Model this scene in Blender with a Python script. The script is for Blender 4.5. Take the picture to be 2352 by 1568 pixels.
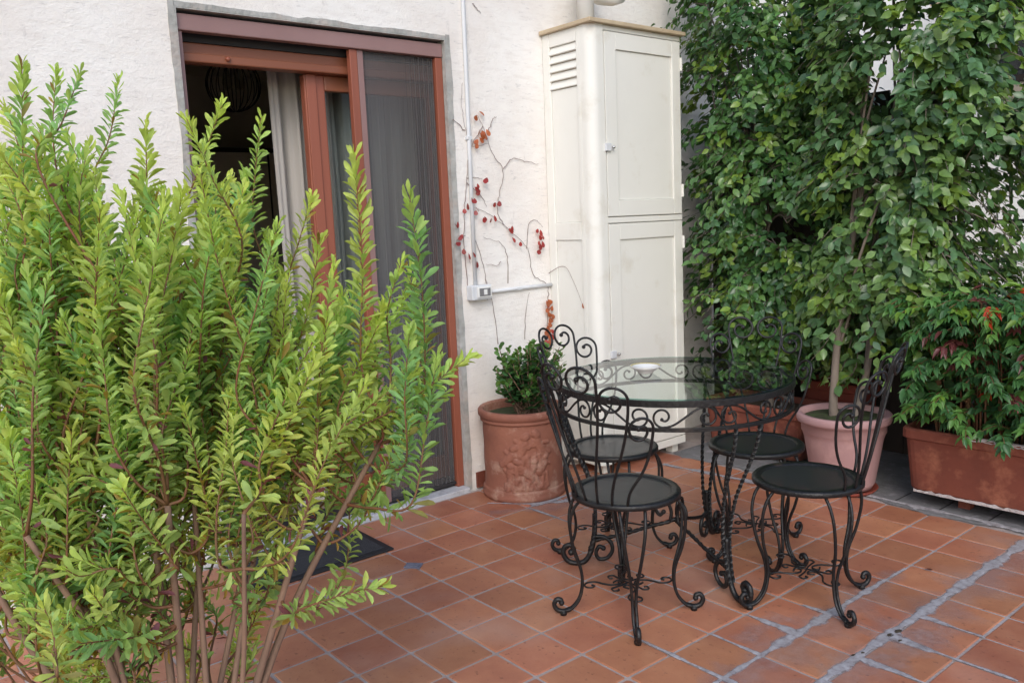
import bpy, bmesh, math, random
import numpy as np
from mathutils import Matrix, Vector
for o in list(bpy.data.objects): bpy.data.objects.remove(o)
SC = bpy.context.scene
COL = SC.collection
rad = math.radians
# ------------------------------------------------------------------ camera
CAM = np.array([2.880, -1.770, 1.392])
PITCH, YAW, ROLL, FPX = 0.139978, 2.457422, -0.043695, 1946.3
FW = np.array([math.cos(YAW)*math.cos(PITCH), math.sin(YAW)*math.cos(PITCH), -math.sin(PITCH)])
_r = np.array([math.sin(YAW), -math.cos(YAW), 0.0]); _u = np.cross(_r, FW)
RT = math.cos(ROLL)*_r + math.sin(ROLL)*_u
UP = -math.sin(ROLL)*_r + math.cos(ROLL)*_u
cd = bpy.data.cameras.new('camera'); cam = bpy.data.objects.new('camera', cd); COL.objects.link(cam)
cd.sensor_width = 36; cd.lens = FPX/2352*36; cd.clip_end = 2000; cd.clip_start = .05
M = Matrix(((RT[0], UP[0], -FW[0], CAM[0]), (RT[1], UP[1], -FW[1], CAM[1]), (RT[2], UP[2], -FW[2], CAM[2]), (0, 0, 0, 1)))
cam.matrix_world = M
SC.camera = cam
# ------------------------------------------------------------------ sky, sun, exposure
SUN_EL, SUN_AZ = 36.0, -42.0            # direction TOWARDS the sun, azimuth measured from +X to +Y
wd = bpy.data.worlds.new('World'); SC.world = wd; wd.use_nodes = True
wn = wd.node_tree; bg = wn.nodes['Background']
sk = wn.nodes.new('ShaderNodeTexSky'); sk.sky_type = 'NISHITA'; sk.sun_disc = False
sk.sun_elevation = rad(SUN_EL); sk.sun_rotation = rad(90-SUN_AZ); sk.dust_density = 1.5; sk.air_density = 1.0; sk.ozone_density = 1.0
wn.links.new(sk.outputs[0], bg.inputs[0]); bg.inputs[1].default_value = 0.15
sl = bpy.data.lights.new('sun', 'SUN'); sl.energy = .75; sl.angle = rad(32); sl.color = (1.0, .975, .945)
so = bpy.data.objects.new('sun', sl); COL.objects.link(so)
sdir = Vector((math.cos(rad(SUN_EL))*math.cos(rad(SUN_AZ)), math.cos(rad(SUN_EL))*math.sin(rad(SUN_AZ)), math.sin(rad(SUN_EL))))
so.rotation_euler = sdir.to_track_quat('Z', 'Y').to_euler(); so.location = (3, -4, 8)
vs = SC.view_settings; vs.view_transform = 'Standard'; vs.look = 'None'; vs.gamma = 1; vs.use_curve_mapping = False
vs.exposure = 0.68
SC.render.resolution_x = 1024; SC.render.resolution_y = 682
try:
    SC.cycles.transparent_max_bounces = 24; SC.cycles.max_bounces = 10
except Exception: pass
rng = np.random.default_rng(11); random.seed(11)

def at(px, py, depth):
    """a point of the place on the photograph's sight line px,py at that distance into the scene"""
    return CAM + depth*(FW + (px-1176)/FPX*RT - (py-784)/FPX*UP)
def project(P):
    q = P-CAM; d = q@FW
    return 1176+FPX*(q@RT)/d, 784-FPX*(q@UP)/d, d
# ------------------------------------------------------------------ materials
def nodes(name):
    m = bpy.data.materials.new(name); m.use_nodes = True; nt = m.node_tree
    return m, nt, nt.nodes['Principled BSDF'], nt.links.new
def pm(name, c1, c2=None, scale=6, rough=.6, bump=0, bscale=40, stretch=(1, 1, 1), spec=.4, metal=0, c3=None, s3=2.0, f3=(.5, .7), world=False, coat=0, detail=5):
    m, nt, b, L = nodes(name); N = nt.nodes.new
    b.inputs['Roughness'].default_value = rough; b.inputs['Metallic'].default_value = metal
    b.inputs['Specular IOR Level'].default_value = spec; b.inputs['Coat Weight'].default_value = coat
    if world: src = N('ShaderNodeNewGeometry').outputs['Position']
    else: src = N('ShaderNodeTexCoord').outputs['Object']
    mp = N('ShaderNodeMapping'); mp.inputs['Scale'].default_value = stretch; L(src, mp.inputs[0]); src = mp.outputs[0]
    if c2 is None: b.inputs['Base Color'].default_value = (*c1, 1); out = None
    else:
        n = N('ShaderNodeTexNoise'); n.inputs['Scale'].default_value = scale; n.inputs['Detail'].default_value = detail; n.inputs['Roughness'].default_value = .6; L(src, n.inputs['Vector'])
        r = N('ShaderNodeValToRGB'); r.color_ramp.elements[0].position = .32; r.color_ramp.elements[1].position = .68
        r.color_ramp.elements[0].color = (*c1, 1); r.color_ramp.elements[1].color = (*c2, 1); L(n.outputs[0], r.inputs[0]); out = r.outputs[0]
        if c3 is not None:
            n3 = N('ShaderNodeTexNoise'); n3.inputs['Scale'].default_value = s3; n3.inputs['Detail'].default_value = 6; n3.inputs['Roughness'].default_value = .65; L(src, n3.inputs['Vector'])
            r3 = N('ShaderNodeMapRange'); r3.inputs[1].default_value = f3[0]; r3.inputs[2].default_value = f3[1]; L(n3.outputs[0], r3.inputs[0])
            mx = N('ShaderNodeMix'); mx.data_type = 'RGBA'; L(r3.outputs[0], mx.inputs[0]); L(out, mx.inputs[6]); mx.inputs[7].default_value = (*c3, 1); out = mx.outputs[2]
        L(out, b.inputs['Base Color'])
    if bump:
        n2 = N('ShaderNodeTexNoise'); n2.inputs['Scale'].default_value = bscale; n2.inputs['Detail'].default_value = 5; L(src, n2.inputs['Vector'])
        bp = N('ShaderNodeBump'); bp.inputs['Strength'].default_value = bump; bp.inputs['Distance'].default_value = .01; L(n2.outputs[0], bp.inputs['Height']); L(bp.outputs[0], b.inputs['Normal'])
    return m
def leaf_mat(name, rough=.42, trans=.3, spec=.5):
    m, nt, b, L = nodes(name); N = nt.nodes.new
    a = N('ShaderNodeAttribute'); a.attribute_name = 'Col'
    tc = N('ShaderNodeNewGeometry')
    n = N('ShaderNodeTexNoise'); n.inputs['Scale'].default_value = 60; n.inputs['Detail'].default_value = 3; L(tc.outputs['Position'], n.inputs['Vector'])
    mr = N('ShaderNodeMapRange'); mr.inputs[1].default_value = .3; mr.inputs[2].default_value = .7; mr.inputs[3].default_value = .8; mr.inputs[4].default_value = 1.15; L(n.outputs[0], mr.inputs[0])
    mu = N('ShaderNodeMix'); mu.data_type = 'RGBA'; mu.blend_type = 'MULTIPLY'; mu.inputs[0].default_value = 1; L(a.outputs[0], mu.inputs[6]); L(mr.outputs[0], mu.inputs[7])
    L(mu.outputs[2], b.inputs['Base Color']); b.inputs['Roughness'].default_value = rough; b.inputs['Specular IOR Level'].default_value = spec
    t = N('ShaderNodeBsdfTranslucent'); g = N('ShaderNodeMix'); g.data_type = 'RGBA'; g.blend_type = 'MULTIPLY'; g.inputs[0].default_value = 1
    L(mu.outputs[2], g.inputs[6]); g.inputs[7].default_value = (1.5, 1.4, .6, 1); L(g.outputs[2], t.inputs[0])
    ms = N('ShaderNodeMixShader'); ms.inputs[0].default_value = trans; L(b.outputs[0], ms.inputs[1]); L(t.outputs[0], ms.inputs[2])
    L(ms.outputs[0], nt.nodes['Material Output'].inputs[0])
    return m
def glass_mat(name, tint, ior=1.5, rough=.0, refl=1.0):
    m, nt, b, L = nodes(name); N = nt.nodes.new
    t = N('ShaderNodeBsdfTransparent'); t.inputs[0].default_value = (*tint, 1)
    g = N('ShaderNodeBsdfGlossy'); g.inputs[1].default_value = rough; g.inputs[0].default_value = (refl, refl, refl, 1)
    f = N('ShaderNodeFresnel'); f.inputs[0].default_value = ior
    ge = N('ShaderNodeNewGeometry'); iv = N('ShaderNodeMath'); iv.operation = 'SUBTRACT'; iv.inputs[0].default_value = 1; L(ge.outputs['Backfacing'], iv.inputs[1])
    mu = N('ShaderNodeMath'); mu.operation = 'MULTIPLY'; L(f.outputs[0], mu.inputs[0]); L(iv.outputs[0], mu.inputs[1])
    ms = N('ShaderNodeMixShader'); L(mu.outputs[0], ms.inputs[0]); L(t.outputs[0], ms.inputs[1]); L(g.outputs[0], ms.inputs[2])
    L(ms.outputs[0], nt.nodes['Material Output'].inputs[0]); return m
def sheer_mat(name, col, open_, rough=.8):
    m, nt, b, L = nodes(name); N = nt.nodes.new
    b.inputs['Base Color'].default_value = (*col, 1); b.inputs['Roughness'].default_value = rough
    t = N('ShaderNodeBsdfTransparent'); ms = N('ShaderNodeMixShader'); ms.inputs[0].default_value = open_
    L(b.outputs[0], ms.inputs[1]); L(t.outputs[0], ms.inputs[2]); L(ms.outputs[0], nt.nodes['Material Output'].inputs[0]); return m
def tile_mat():
    m, nt, b, L = nodes('terracotta_tile'); N = nt.nodes.new
    oi = N('ShaderNodeObjectInfo'); ge = N('ShaderNodeNewGeometry')
    va = N('ShaderNodeVectorMath'); va.operation = 'ADD'; sc = N('ShaderNodeVectorMath'); sc.operation = 'SCALE'; sc.inputs[3].default_value = 7.0
    cmb = N('ShaderNodeCombineXYZ'); L(oi.outputs['Random'], cmb.inputs[0]); L(oi.outputs['Random'], cmb.inputs[2]); L(cmb.outputs[0], sc.inputs[0])
    L(ge.outputs['Position'], va.inputs[0]); L(sc.outputs[0], va.inputs[1])
    n = N('ShaderNodeTexNoise'); n.inputs['Scale'].default_value = 7; n.inputs['Detail'].default_value = 6; n.inputs['Roughness'].default_value = .6; L(va.outputs[0], n.inputs['Vector'])
    r = N('ShaderNodeValToRGB'); e = r.color_ramp.elements; e[0].position = .3; e[0].color = (.36, .132, .076, 1); e[1].position = .72; e[1].color = (.475, .205, .115, 1)
    x = e.new(.5); x.color = (.415, .163, .09, 1); L(n.outputs[0], r.inputs[0])
    hs = N('ShaderNodeHueSaturation'); mr = N('ShaderNodeMapRange'); mr.inputs[3].default_value = .84; mr.inputs[4].default_value = 1.14; L(oi.outputs['Random'], mr.inputs[0]); L(mr.outputs[0], hs.inputs['Value'])
    mh = N('ShaderNodeMapRange'); mh.inputs[3].default_value = .495; mh.inputs[4].default_value = .506
    fr = N('ShaderNodeMath'); fr.operation = 'FRACT'; ml = N('ShaderNodeMath'); ml.operation = 'MULTIPLY'; ml.inputs[1].default_value = 7.31; L(oi.outputs['Random'], ml.inputs[0]); L(ml.outputs[0], fr.inputs[0]); L(fr.outputs[0], mh.inputs[0]); L(mh.outputs[0], hs.inputs['Hue'])
    L(r.outputs[0], hs.inputs['Color'])
    # small dark spots and a pale lime bloom
    n2 = N('ShaderNodeTexNoise'); n2.inputs['Scale'].default_value = 55; n2.inputs['Detail'].default_value = 4; L(va.outputs[0], n2.inputs['Vector'])
    r2 = N('ShaderNodeMapRange'); r2.inputs[1].default_value = .63; r2.inputs[2].default_value = .72; r2.inputs[4].default_value = .65; L(n2.outputs[0], r2.inputs[0])
    mx = N('ShaderNodeMix'); mx.data_type = 'RGBA'; L(r2.outputs[0], mx.inputs[0]); L(hs.outputs[0], mx.inputs[6]); mx.inputs[7].default_value = (.14, .05, .03, 1)
    n3 = N('ShaderNodeTexNoise'); n3.inputs['Scale'].default_value = 2.2; n3.inputs['Detail'].default_value = 7; L(ge.outputs['Position'], n3.inputs['Vector'])
    r3 = N('ShaderNodeMapRange'); r3.inputs[1].default_value = .52; r3.inputs[2].default_value = .75; r3.inputs[4].default_value = .5; L(n3.outputs[0], r3.inputs[0])
    mx2 = N('ShaderNodeMix'); mx2.data_type = 'RGBA'; L(r3.outputs[0], mx2.inputs[0]); L(mx.outputs[2], mx2.inputs[6]); mx2.inputs[7].default_value = (.46, .29, .235, 1)
    L(mx2.outputs[2], b.inputs['Base Color']); b.inputs['Roughness'].default_value = .48; b.inputs['Specular IOR Level'].default_value = .5
    bp = N('ShaderNodeBump'); bp.inputs['Strength'].default_value = .25; bp.inputs['Distance'].default_value = .004; L(n2.outputs[0], bp.inputs['Height']); L(bp.outputs[0], b.inputs['Normal'])
    return m
def plaster_mat():
    m, nt, b, L = nodes('rough_plaster'); N = nt.nodes.new
    ge = N('ShaderNodeNewGeometry')
    def noise(sc, stretch, det=6, ro=.6):
        mp = N('ShaderNodeMapping'); mp.inputs['Scale'].default_value = stretch; L(ge.outputs['Position'], mp.inputs[0])
        n = N('ShaderNodeTexNoise'); n.inputs['Scale'].default_value = sc; n.inputs['Detail'].default_value = det; n.inputs['Roughness'].default_value = ro; L(mp.outputs[0], n.inputs['Vector']); return n.outputs[0]
    def ramp(s, a, b_, lo, hi):
        r = N('ShaderNodeMapRange'); r.inputs[1].default_value = a; r.inputs[2].default_value = b_; r.inputs[3].default_value = lo; r.inputs[4].default_value = hi; L(s, r.inputs[0]); return r.outputs[0]
    def mix(f, a, c):
        x = N('ShaderNodeMix'); x.data_type = 'RGBA'; L(f, x.inputs[0])
        if isinstance(a, tuple): x.inputs[6].default_value = (*a, 1)
        else: L(a, x.inputs[6])
        x.inputs[7].default_value = (*c, 1); return x.outputs[2]
    c = mix(ramp(noise(1.6, (1, 1, 1)), .4, .65, 0, 1), (.86, .84, .805), (.78, .73, .68))
    c = mix(ramp(noise(9, (1, 1, 5)), .5, .75, 0, .6), c, (.72, .68, .64))
    c = mix(ramp(noise(30, (1, .5, 2.2), 8, .75), .585, .69, 0, .65), c, (.46, .445, .435))
    c = mix(ramp(noise(4.5, (1, 1.4, .7), 10, .8), .60, .7, 0, .5), c, (.45, .42, .40))
    L(c, b.inputs['Base Color']); b.inputs['Roughness'].default_value = .9; b.inputs['Specular IOR Level'].default_value = .15
    h1 = noise(24, (1, .9, 1.5), 10, .78); h2 = noise(90, (1, 1, 1), 3)
    ad = N('ShaderNodeMath'); ad.operation = 'MULTIPLY_ADD'; L(h2, ad.inputs[0]); ad.inputs[1].default_value = .25; L(h1, ad.inputs[2])
    bp = N('ShaderNodeBump'); bp.inputs['Strength'].default_value = .55; bp.inputs['Distance'].default_value = .014; L(ad.outputs[0], bp.inputs['Height']); L(bp.outputs[0], b.inputs['Normal'])
    return m
def smear_mat(name='cement_smear', amax=.93, lo=.68, hi=1.25):
    m, nt, b, L = nodes(name); N = nt.nodes.new
    ge = N('ShaderNodeNewGeometry'); a = N('ShaderNodeAttribute'); a.attribute_name = 'fade'
    n = N('ShaderNodeTexNoise'); n.inputs['Scale'].default_value = 38; n.inputs['Detail'].default_value = 7; n.inputs['Roughness'].default_value = .7; L(ge.outputs['Position'], n.inputs['Vector'])
    r = N('ShaderNodeValToRGB'); e = r.color_ramp.elements; e[0].position = .3; e[0].color = (.20, .17, .175, 1); e[1].position = .66; e[1].color = (.47, .46, .485, 1); L(n.outputs[0], r.inputs[0]); L(r.outputs[0], b.inputs['Base Color']); b.inputs['Roughness'].default_value = .9
    ad = N('ShaderNodeMath'); ad.operation = 'ADD'; L(a.outputs['Fac'], ad.inputs[0]); L(n.outputs[0], ad.inputs[1])
    mr = N('ShaderNodeMapRange'); mr.inputs[1].default_value = lo; mr.inputs[2].default_value = hi; mr.inputs[4].default_value = amax; L(ad.outputs[0], mr.inputs[0])
    t = N('ShaderNodeBsdfTransparent'); ms = N('ShaderNodeMixShader'); L(mr.outputs[0], ms.inputs[0]); L(t.outputs[0], ms.inputs[1]); L(b.outputs[0], ms.inputs[2]); L(ms.outputs[0], nt.nodes['Material Output'].inputs[0])
    return m
def relief_mat(): return pm('weathered_terracotta', (.31, .125, .08), (.22, .085, .06), 5, .75, .25, 60, c3=(.46, .29, .22), s3=9, f3=(.52, .72))
MT = {
 'tile': tile_mat(), 'plaster': plaster_mat(),
 'grout': pm('grout', (.44, .38, .355), (.33, .27, .25), 14, .9, .4, 90, world=True, c3=(.40, .385, .40), s3=2.5),
 'cement': smear_mat(), 'limehaze': smear_mat('lime_haze', .22, .6, 1.7),
 'greycement': pm('grey_cement', (.20, .20, .205), (.12, .12, .12), 7, .9, .5, 50, world=True, c3=(.27, .26, .275), s3=14),
 'border': pm('raw_cement_border', (.46, .46, .44), (.30, .30, .28), 12, .95, .8, 40, world=True, c3=(.46, .40, .36), s3=9),
 'mauve': pm('brown_mauve_paint', (.29, .175, .165), (.255, .15, .14), 3, .42, .03, 80),
 'wood': pm('red_brown_wood', (.31, .10, .06), (.23, .07, .042), 4, .42, .06, 60, stretch=(1, 1, .12)),
 'woodh': pm('red_brown_wood_rail', (.30, .115, .06), (.22, .075, .04), 4, .42, .06, 60, stretch=(1, .12, 1)),
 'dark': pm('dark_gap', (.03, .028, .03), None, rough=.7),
 'marble': pm('pale_marble', (.60, .62, .66), (.46, .47, .50), 6, .5, .15, 30, c3=(.36, .36, .38), s3=20),
 'room': pm('dim_room_paint', (.80, .74, .64), (.74, .68, .58), 2, .9),
 'roomfloor': pm('pale_room_floor', (.40, .33, .26), (.34, .28, .22), 5, .5),
 'cream': pm('cream_paint', (.79, .785, .735), (.76, .755, .705), 3, .5, .05, 25, c3=(.68, .655, .58), s3=5, f3=(.57, .75)),
 'capwood': pm('weathered_cap_board', (.55, .45, .31), (.45, .35, .23), 6, .75, .2, 30),
 'pvc': pm('grey_white_plastic', (.66, .68, .70), (.60, .62, .64), 8, .5),
 'whitepipe': pm('white_painted_pipe', (.78, .78, .76), (.72, .72, .70), 5, .4),
 'chrome': pm('dull_metal', (.55, .55, .55), None, rough=.35, metal=1),
 'iron': pm('black_wrought_iron', (.007, .007, .008), (.013, .013, .014), 25, .40, .3, 90, spec=.4, c3=(.045, .030, .022), s3=14, f3=(.6, .78)),
 'ironmesh': sheer_mat('black_seat_mesh', (.03, .031, .034), .2, .33),
 'ceramic': pm('white_glazed_ceramic', (.80, .80, .78), None, rough=.15, spec=.6, coat=.4),
 'gilt': pm('dull_gilt', (.45, .38, .16), None, rough=.3),
 'terra': pm('red_terracotta', (.20, .055, .034), (.13, .038, .026), 4, .7, .2, 45, c3=(.30, .11, .065), s3=11),
 'terradark': pm('deep_red_terracotta', (.26, .055, .034), (.19, .042, .028), 4, .7, .2, 45),
 'relief': relief_mat(),
 'pink': pm('faded_pink_plastic', (.42, .255, .255), (.37, .22, .225), 3, .6, .05, 40, c3=(.50, .31, .30), s3=8),
 'lime': pm('lime_crust', (.58, .55, .55), (.40, .35, .35), 30, .95, .6, 60),
 'soil': pm('dark_soil', (.06, .045, .03), (.03, .022, .015), 20, .95, .8, 40),
 'moss': pm('mossy_soil', (.05, .075, .025), (.035, .035, .02), 20, .95, .8, 40),
 'bark': pm('grey_bark', (.24, .20, .165), (.15, .12, .10), 14, .85, .4, 40, stretch=(1, 1, .4)),
 'stem': pm('brown_stem', (.26, .16, .11), (.17, .105, .075), 18, .8, .3, 60, stretch=(1, 1, .4)),
 'redstem': pm('red_shoot', (.20, .075, .04), (.15, .09, .04), 18, .6),
 'vinestem': pm('dry_vine', (.30, .23, .21), (.20, .15, .14), 18, .85),
 'bushleaf': leaf_mat('shrub_leaf', .5, .42, .35), 'ficusleaf': leaf_mat('ficus_leaf', .3, .25, .6), 'thinleaf': leaf_mat('thin_leaf', .4, .3),
 'tableglass': glass_mat('table_glass', (.86, .925, .905), 1.5), 'pane': glass_mat('window_glass', (.80, .84, .84), 1.5), 'bulbglass': glass_mat('bulb_glass', (.9, .9, .88)),
 'glassedge': glass_mat('glass_edge', (.42, .66, .60), 1.35),
 'screen': sheer_mat('pleated_mesh', (.125, .12, .125), .42), 'curtain': sheer_mat('sheer_curtain', (.52, .50, .47), .18),
 'rubber': pm('black_rubber', (.035, .037, .042), (.05, .052, .058), 30, .75, .5, 200),
 'rubberedge': pm('rubber_edge', (.022, .023, .026), None, rough=.6),
 'fence': pm('dark_stained_wood', (.050, .037, .030), (.030, .022, .018), 6, .8, .3, 40, stretch=(1, 1, .15)),
 'parapet': pm('grey_render', (.24, .235, .25), (.19, .185, .20), 4, .9, .4, 40, world=True),
 'farwall': pm('white_limewash', (.85, .83, .79), (.76, .71, .66), 1.5, .9, .3, 20, world=True, c3=(.66, .54, .45), s3=3, f3=(.6, .8)),
 'beige': pm('beige_canvas', (.55, .42, .28), (.48, .36, .24), 4, .8),
 'ochre': pm('sandy_stone', (.50, .42, .33), (.42, .34, .26), 6, .85, .3, 30),
 'ground': pm('pale_paving', (.30, .28, .25), (.24, .22, .20), 2, .95, world=True),
 'rope': pm('drain_metal', (.20, .21, .27), (.13, .14, .19), 60, .5, .3, 120),
}
# ------------------------------------------------------------------ object helpers
def tag(o, label=None, cat=None, group=None, kind=None):
    for k, v in (('label', label), ('category', cat), ('group', group), ('kind', kind)):
        if v: o[k] = v
    return o
def empty(name, loc=(0, 0, 0), rz=0, **kw):
    o = bpy.data.objects.new(name, None); COL.objects.link(o); o.location = loc; o.rotation_euler = (0, 0, rz); o.empty_display_size = .1
    return tag(o, **kw)
def link(name, me, parent=None, **kw):
    o = bpy.data.objects.new(name, me); COL.objects.link(o); o.parent = parent; return tag(o, **kw)
class MB:
    def __init__(s): s.v = []; s.f = []; s.m = []
    def add(s, vs, fs, mi=0):
        k = len(s.v); s.v += [tuple(map(float, p)) for p in vs]; s.f += [tuple(i+k for i in f) for f in fs]; s.m += [mi]*len(fs); return s
    def box(s, x0, y0, z0, x1, y1, z1, mi=0):
        return s.add([(x0, y0, z0), (x1, y0, z0), (x1, y1, z0), (x0, y1, z0), (x0, y0, z1), (x1, y0, z1), (x1, y1, z1), (x0, y1, z1)],
              [(0, 3, 2, 1), (4, 5, 6, 7), (0, 1, 5, 4), (1, 2, 6, 5), (2, 3, 7, 6), (3, 0, 4, 7)], mi)
    def tube(s, pts, r, n=6, twist=0, closed=False, mi=0, cap=True):
        P = np.array(pts, float); m = len(P); R = np.broadcast_to(np.asarray(r, float), (m,))
        T = np.gradient(P, axis=0) if not closed else np.roll(P, -1, 0)-np.roll(P, 1, 0)
        T /= np.linalg.norm(T, axis=1)[:, None]+1e-12
        a = np.array([0, 0, 1.]) if abs(T[0][2]) < .9 else np.array([1., 0, 0])
        nv = np.cross(T[0], a); nv /= np.linalg.norm(nv); vs = []; ln = 0
        for i in range(m):
            nv = nv-T[i]*(nv@T[i]); nv /= np.linalg.norm(nv)+1e-12; b = np.cross(T[i], nv)
            if i: ln += np.linalg.norm(P[i]-P[i-1])
            for k in range(n):
                t = 2*math.pi*k/n+twist*ln; vs.append(P[i]+R[i]*(math.cos(t)*nv+math.sin(t)*b))
        fs = []
        for i in range(m if closed else m-1):
            j = (i+1) % m
            for k in range(n): fs.append((i*n+k, i*n+(k+1) % n, j*n+(k+1) % n, j*n+k))
        if cap and not closed: fs += [tuple(range(n))[::-1], tuple((m-1)*n+k for k in range(n))]
        return s.add(vs, fs, mi)
    def lathe(s, prof, n=48, c=(0, 0), mi=0, sx=1, sy=1):
        vs = []; fs = []
        for r, z in prof:
            for k in range(n): t = 2*math.pi*k/n; vs.append((c[0]+sx*r*math.cos(t), c[1]+sy*r*math.sin(t), z))
        for i in range(len(prof)-1):
            for k in range(n): fs.append((i*n+k, i*n+(k+1) % n, (i+1)*n+(k+1) % n, (i+1)*n+k))
        if prof[0][0] > 1e-6: fs.append(tuple(range(n))[::-1])
        if prof[-1][0] > 1e-6: fs.append(tuple((len(prof)-1)*n+k for k in range(n)))
        return s.add(vs, fs, mi)
    def ball(s, c, r, n=8, m=5, mi=0):
        prof = [(max(1e-4, r*math.sin(math.pi*i/m)), c[2]-r*math.cos(math.pi*i/m)) for i in range(m+1)]
        return s.lathe(prof, n, (c[0], c[1]), mi)
    def mesh(s, name, mats, smooth=False, off=(0, 0, 0)):
        me = bpy.data.meshes.new(name); o = np.array(off)
        me.from_pydata([tuple(np.array(p)-o) for p in s.v], [], s.f)
        for m in (mats if isinstance(mats, (list, tuple)) else [mats]): me.materials.append(MT[m])
        if any(s.m): me.polygons.foreach_set('material_index', s.m)
        if smooth: me.polygons.foreach_set('use_smooth', [True]*len(s.f))
        me.update(); return me
    def build(s, name, mats, parent=None, smooth=False, bevel=0, off=None, **kw):
        if off is None: off = tuple(parent.location) if parent is not None and parent.parent is None else (0, 0, 0)
        me = s.mesh(name, mats, smooth, off); o = link(name, me, parent, **kw)
        if bevel:
            b = o.modifiers.new('bevel', 'BEVEL'); b.width = bevel; b.segments = 2; b.limit_method = 'ANGLE'
        return o
def bez(p0, p1, p2, p3, n):
    t = np.linspace(0, 1, n)[:, None]; p0, p1, p2, p3 = map(np.asarray, (p0, p1, p2, p3))
    return (1-t)**3*p0+3*(1-t)**2*t*p1+3*(1-t)*t*t*p2+t**3*p3
def crom(pts, k=8):
    P = np.array(pts, float); P = np.vstack([2*P[0]-P[1], P, 2*P[-1]-P[-2]]); out = []
    for i in range(1, len(P)-2):
        for t in np.arange(k)/k:
            a, b, c, d = P[i-1:i+3]; out.append(.5*((2*b)+(c-a)*t+(2*a-5*b+4*c-d)*t*t+(3*b-a-3*c+d)*t**3))
    out.append(P[-2]); return np.array(out)
def spiral(R, th0, th1, n, sgn=1, shrink=.78, pw=1.6):
    th = np.linspace(0, 1, n); r = R*(1-shrink*th**pw); a = rad(th0)+sgn*rad(th1-th0)*th
    return np.c_[r*np.cos(a), r*np.sin(a)]

# ================================================================== SETTING
S = .2
XW = -.645                                           # face of the house wall
g = MB(); g.add([(-400, -400, -.12), (400, -400, -.12), (400, 400, -.12), (-400, 400, -.12)], [(0, 1, 2, 3)])
g.build('ground', 'ground', kind='structure')
# --- terrace floor : grout bed + every tile
fl = MB(); fl.box(-.62, -5, -.10, 5.2, 3.3, -.0035)
floor = fl.build('terrace_floor', 'grout', kind='structure')
def tile_mesh(seed):
    r = np.random.default_rng(seed); h = .0957-.0012*r.random(); ch = .005; pts = []
    e = .0022
    for sx, sy in ((1, 1), (-1, 1), (-1, -1), (1, -1)):
        cxy = np.array([sx*h, sy*h]); k = ch*(.6+.8*r.random())
        a = cxy-np.array([0, sy*k]); b = cxy-np.array([sx*k, 0])
        pts += [a, b] if sx*sy > 0 else [b, a]
    P = np.array(pts)+r.normal(0, .0008, (8, 2)); I = P*(1-e*1.6/h)
    vs = [(*p, -.012) for p in P]+[(*p, -.0022) for p in P]+[(*p, 0) for p in I]; fs = [tuple(range(16, 24))]
    for k in range(8):
        j = (k+1) % 8; fs += [(k, j, 8+j, 8+k), (8+k, 8+j, 16+j, 16+k)]
    mb = MB().add(vs, fs); return mb
tile_vars = [tile_mesh(s_) for s_ in range(6)]; tile_meshes = [t.mesh('tile', 'tile') for t in tile_vars]
rest = MB(); cells = []
for i in range(-4, 26):
    for j in range(-24, 11):
        x = (i+.5)*S; y = (j+.5)*S
        if i >= 8: x += .022
        if i == -4: continue
        if y > 2.0 or x > 5.1: continue
        if -.09 < x-S*-2.6 < .02 and False: continue
        px, py, d = project(np.array([x, y, 0]))
        vis = d > .3 and -140 < px < 2500 and 700 < py < 1700
        cells.append((not vis, d, x, y))
cells.sort()
for k, (nv, d, x, y) in enumerate(cells):
    v = random.randrange(6); z = random.uniform(-.0008, .0008)
    if k < 290 and not nv:
        o = link('tile', tile_meshes[v], floor); o.location = (x, y, z); o.rotation_euler = (random.gauss(0, .002), random.gauss(0, .002), random.choice((0, 1, 2, 3))*math.pi/2+random.gauss(0, .004))
    else:
        rest.add([(a+x, b+y, c+z) for a, b, c in tile_vars[v].v], tile_vars[v].f)
rest.build('tile_field', 'tile', floor, kind='stuff')
# cement smears along the mended joints: irregular, a few millimetres proud
def smear(path, wid, name='cement_smear', z=.0025, mat='cement', seed=0):
    r = np.random.default_rng(seed); P = np.array(path, float)
    L_ = np.r_[0, np.cumsum(np.linalg.norm(np.diff(P, axis=0), axis=1))]; n = max(6, int(L_[-1]/.022)); t = np.linspace(0, L_[-1], n)
    Q = np.c_[np.interp(t, L_, P[:, 0]), np.interp(t, L_, P[:, 1])]; W_ = np.interp(t, L_, np.broadcast_to(wid, (len(P),)))
    W_ = W_*.52*(1+.35*np.sin(t*23+seed)+.25*np.sin(t*57+2*seed))
    T = np.gradient(Q, axis=0); T /= np.linalg.norm(T, axis=1)[:, None]; Nn = np.c_[-T[:, 1], T[:, 0]]
    a = W_*(.5+.28*np.abs(np.convolve(r.normal(0, 1.4, n+4), np.ones(5)/5, 'valid'))); b = W_*(.5+.28*np.abs(np.convolve(r.normal(0, 1.4, n+4), np.ones(5)/5, 'valid')))
    l = Q+Nn*a[:, None]; q = Q-Nn*b[:, None]; vs = []
    for k in range(n): vs += [(*(Q[k]+Nn[k]*a[k]*1.9), .0012), (*(Q[k]+Nn[k]*a[k]*.6), z), (*(Q[k]-Nn[k]*b[k]*.6), z), (*(Q[k]-Nn[k]*b[k]*1.9), .0012)]
    fs = [(4*k+m_, 4*k+m_+1, 4*k+5+m_, 4*k+4+m_) for k in range(n-1) for m_ in range(3)]
    fs = [f[::-1] for f in fs]
    o = MB().add(vs, fs).build(name, mat, floor); at3 = o.data.attributes.new('fade', 'FLOAT', 'POINT'); at3.data.foreach_set('value', [0., 1., 1., 0.]*n); return o
smear([(1.612, -.6), (1.612, .3), (1.612, .9), (1.615, 1.5), (1.62, 2.0)], [.03, .034, .04, .04, .055], seed=1)
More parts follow.
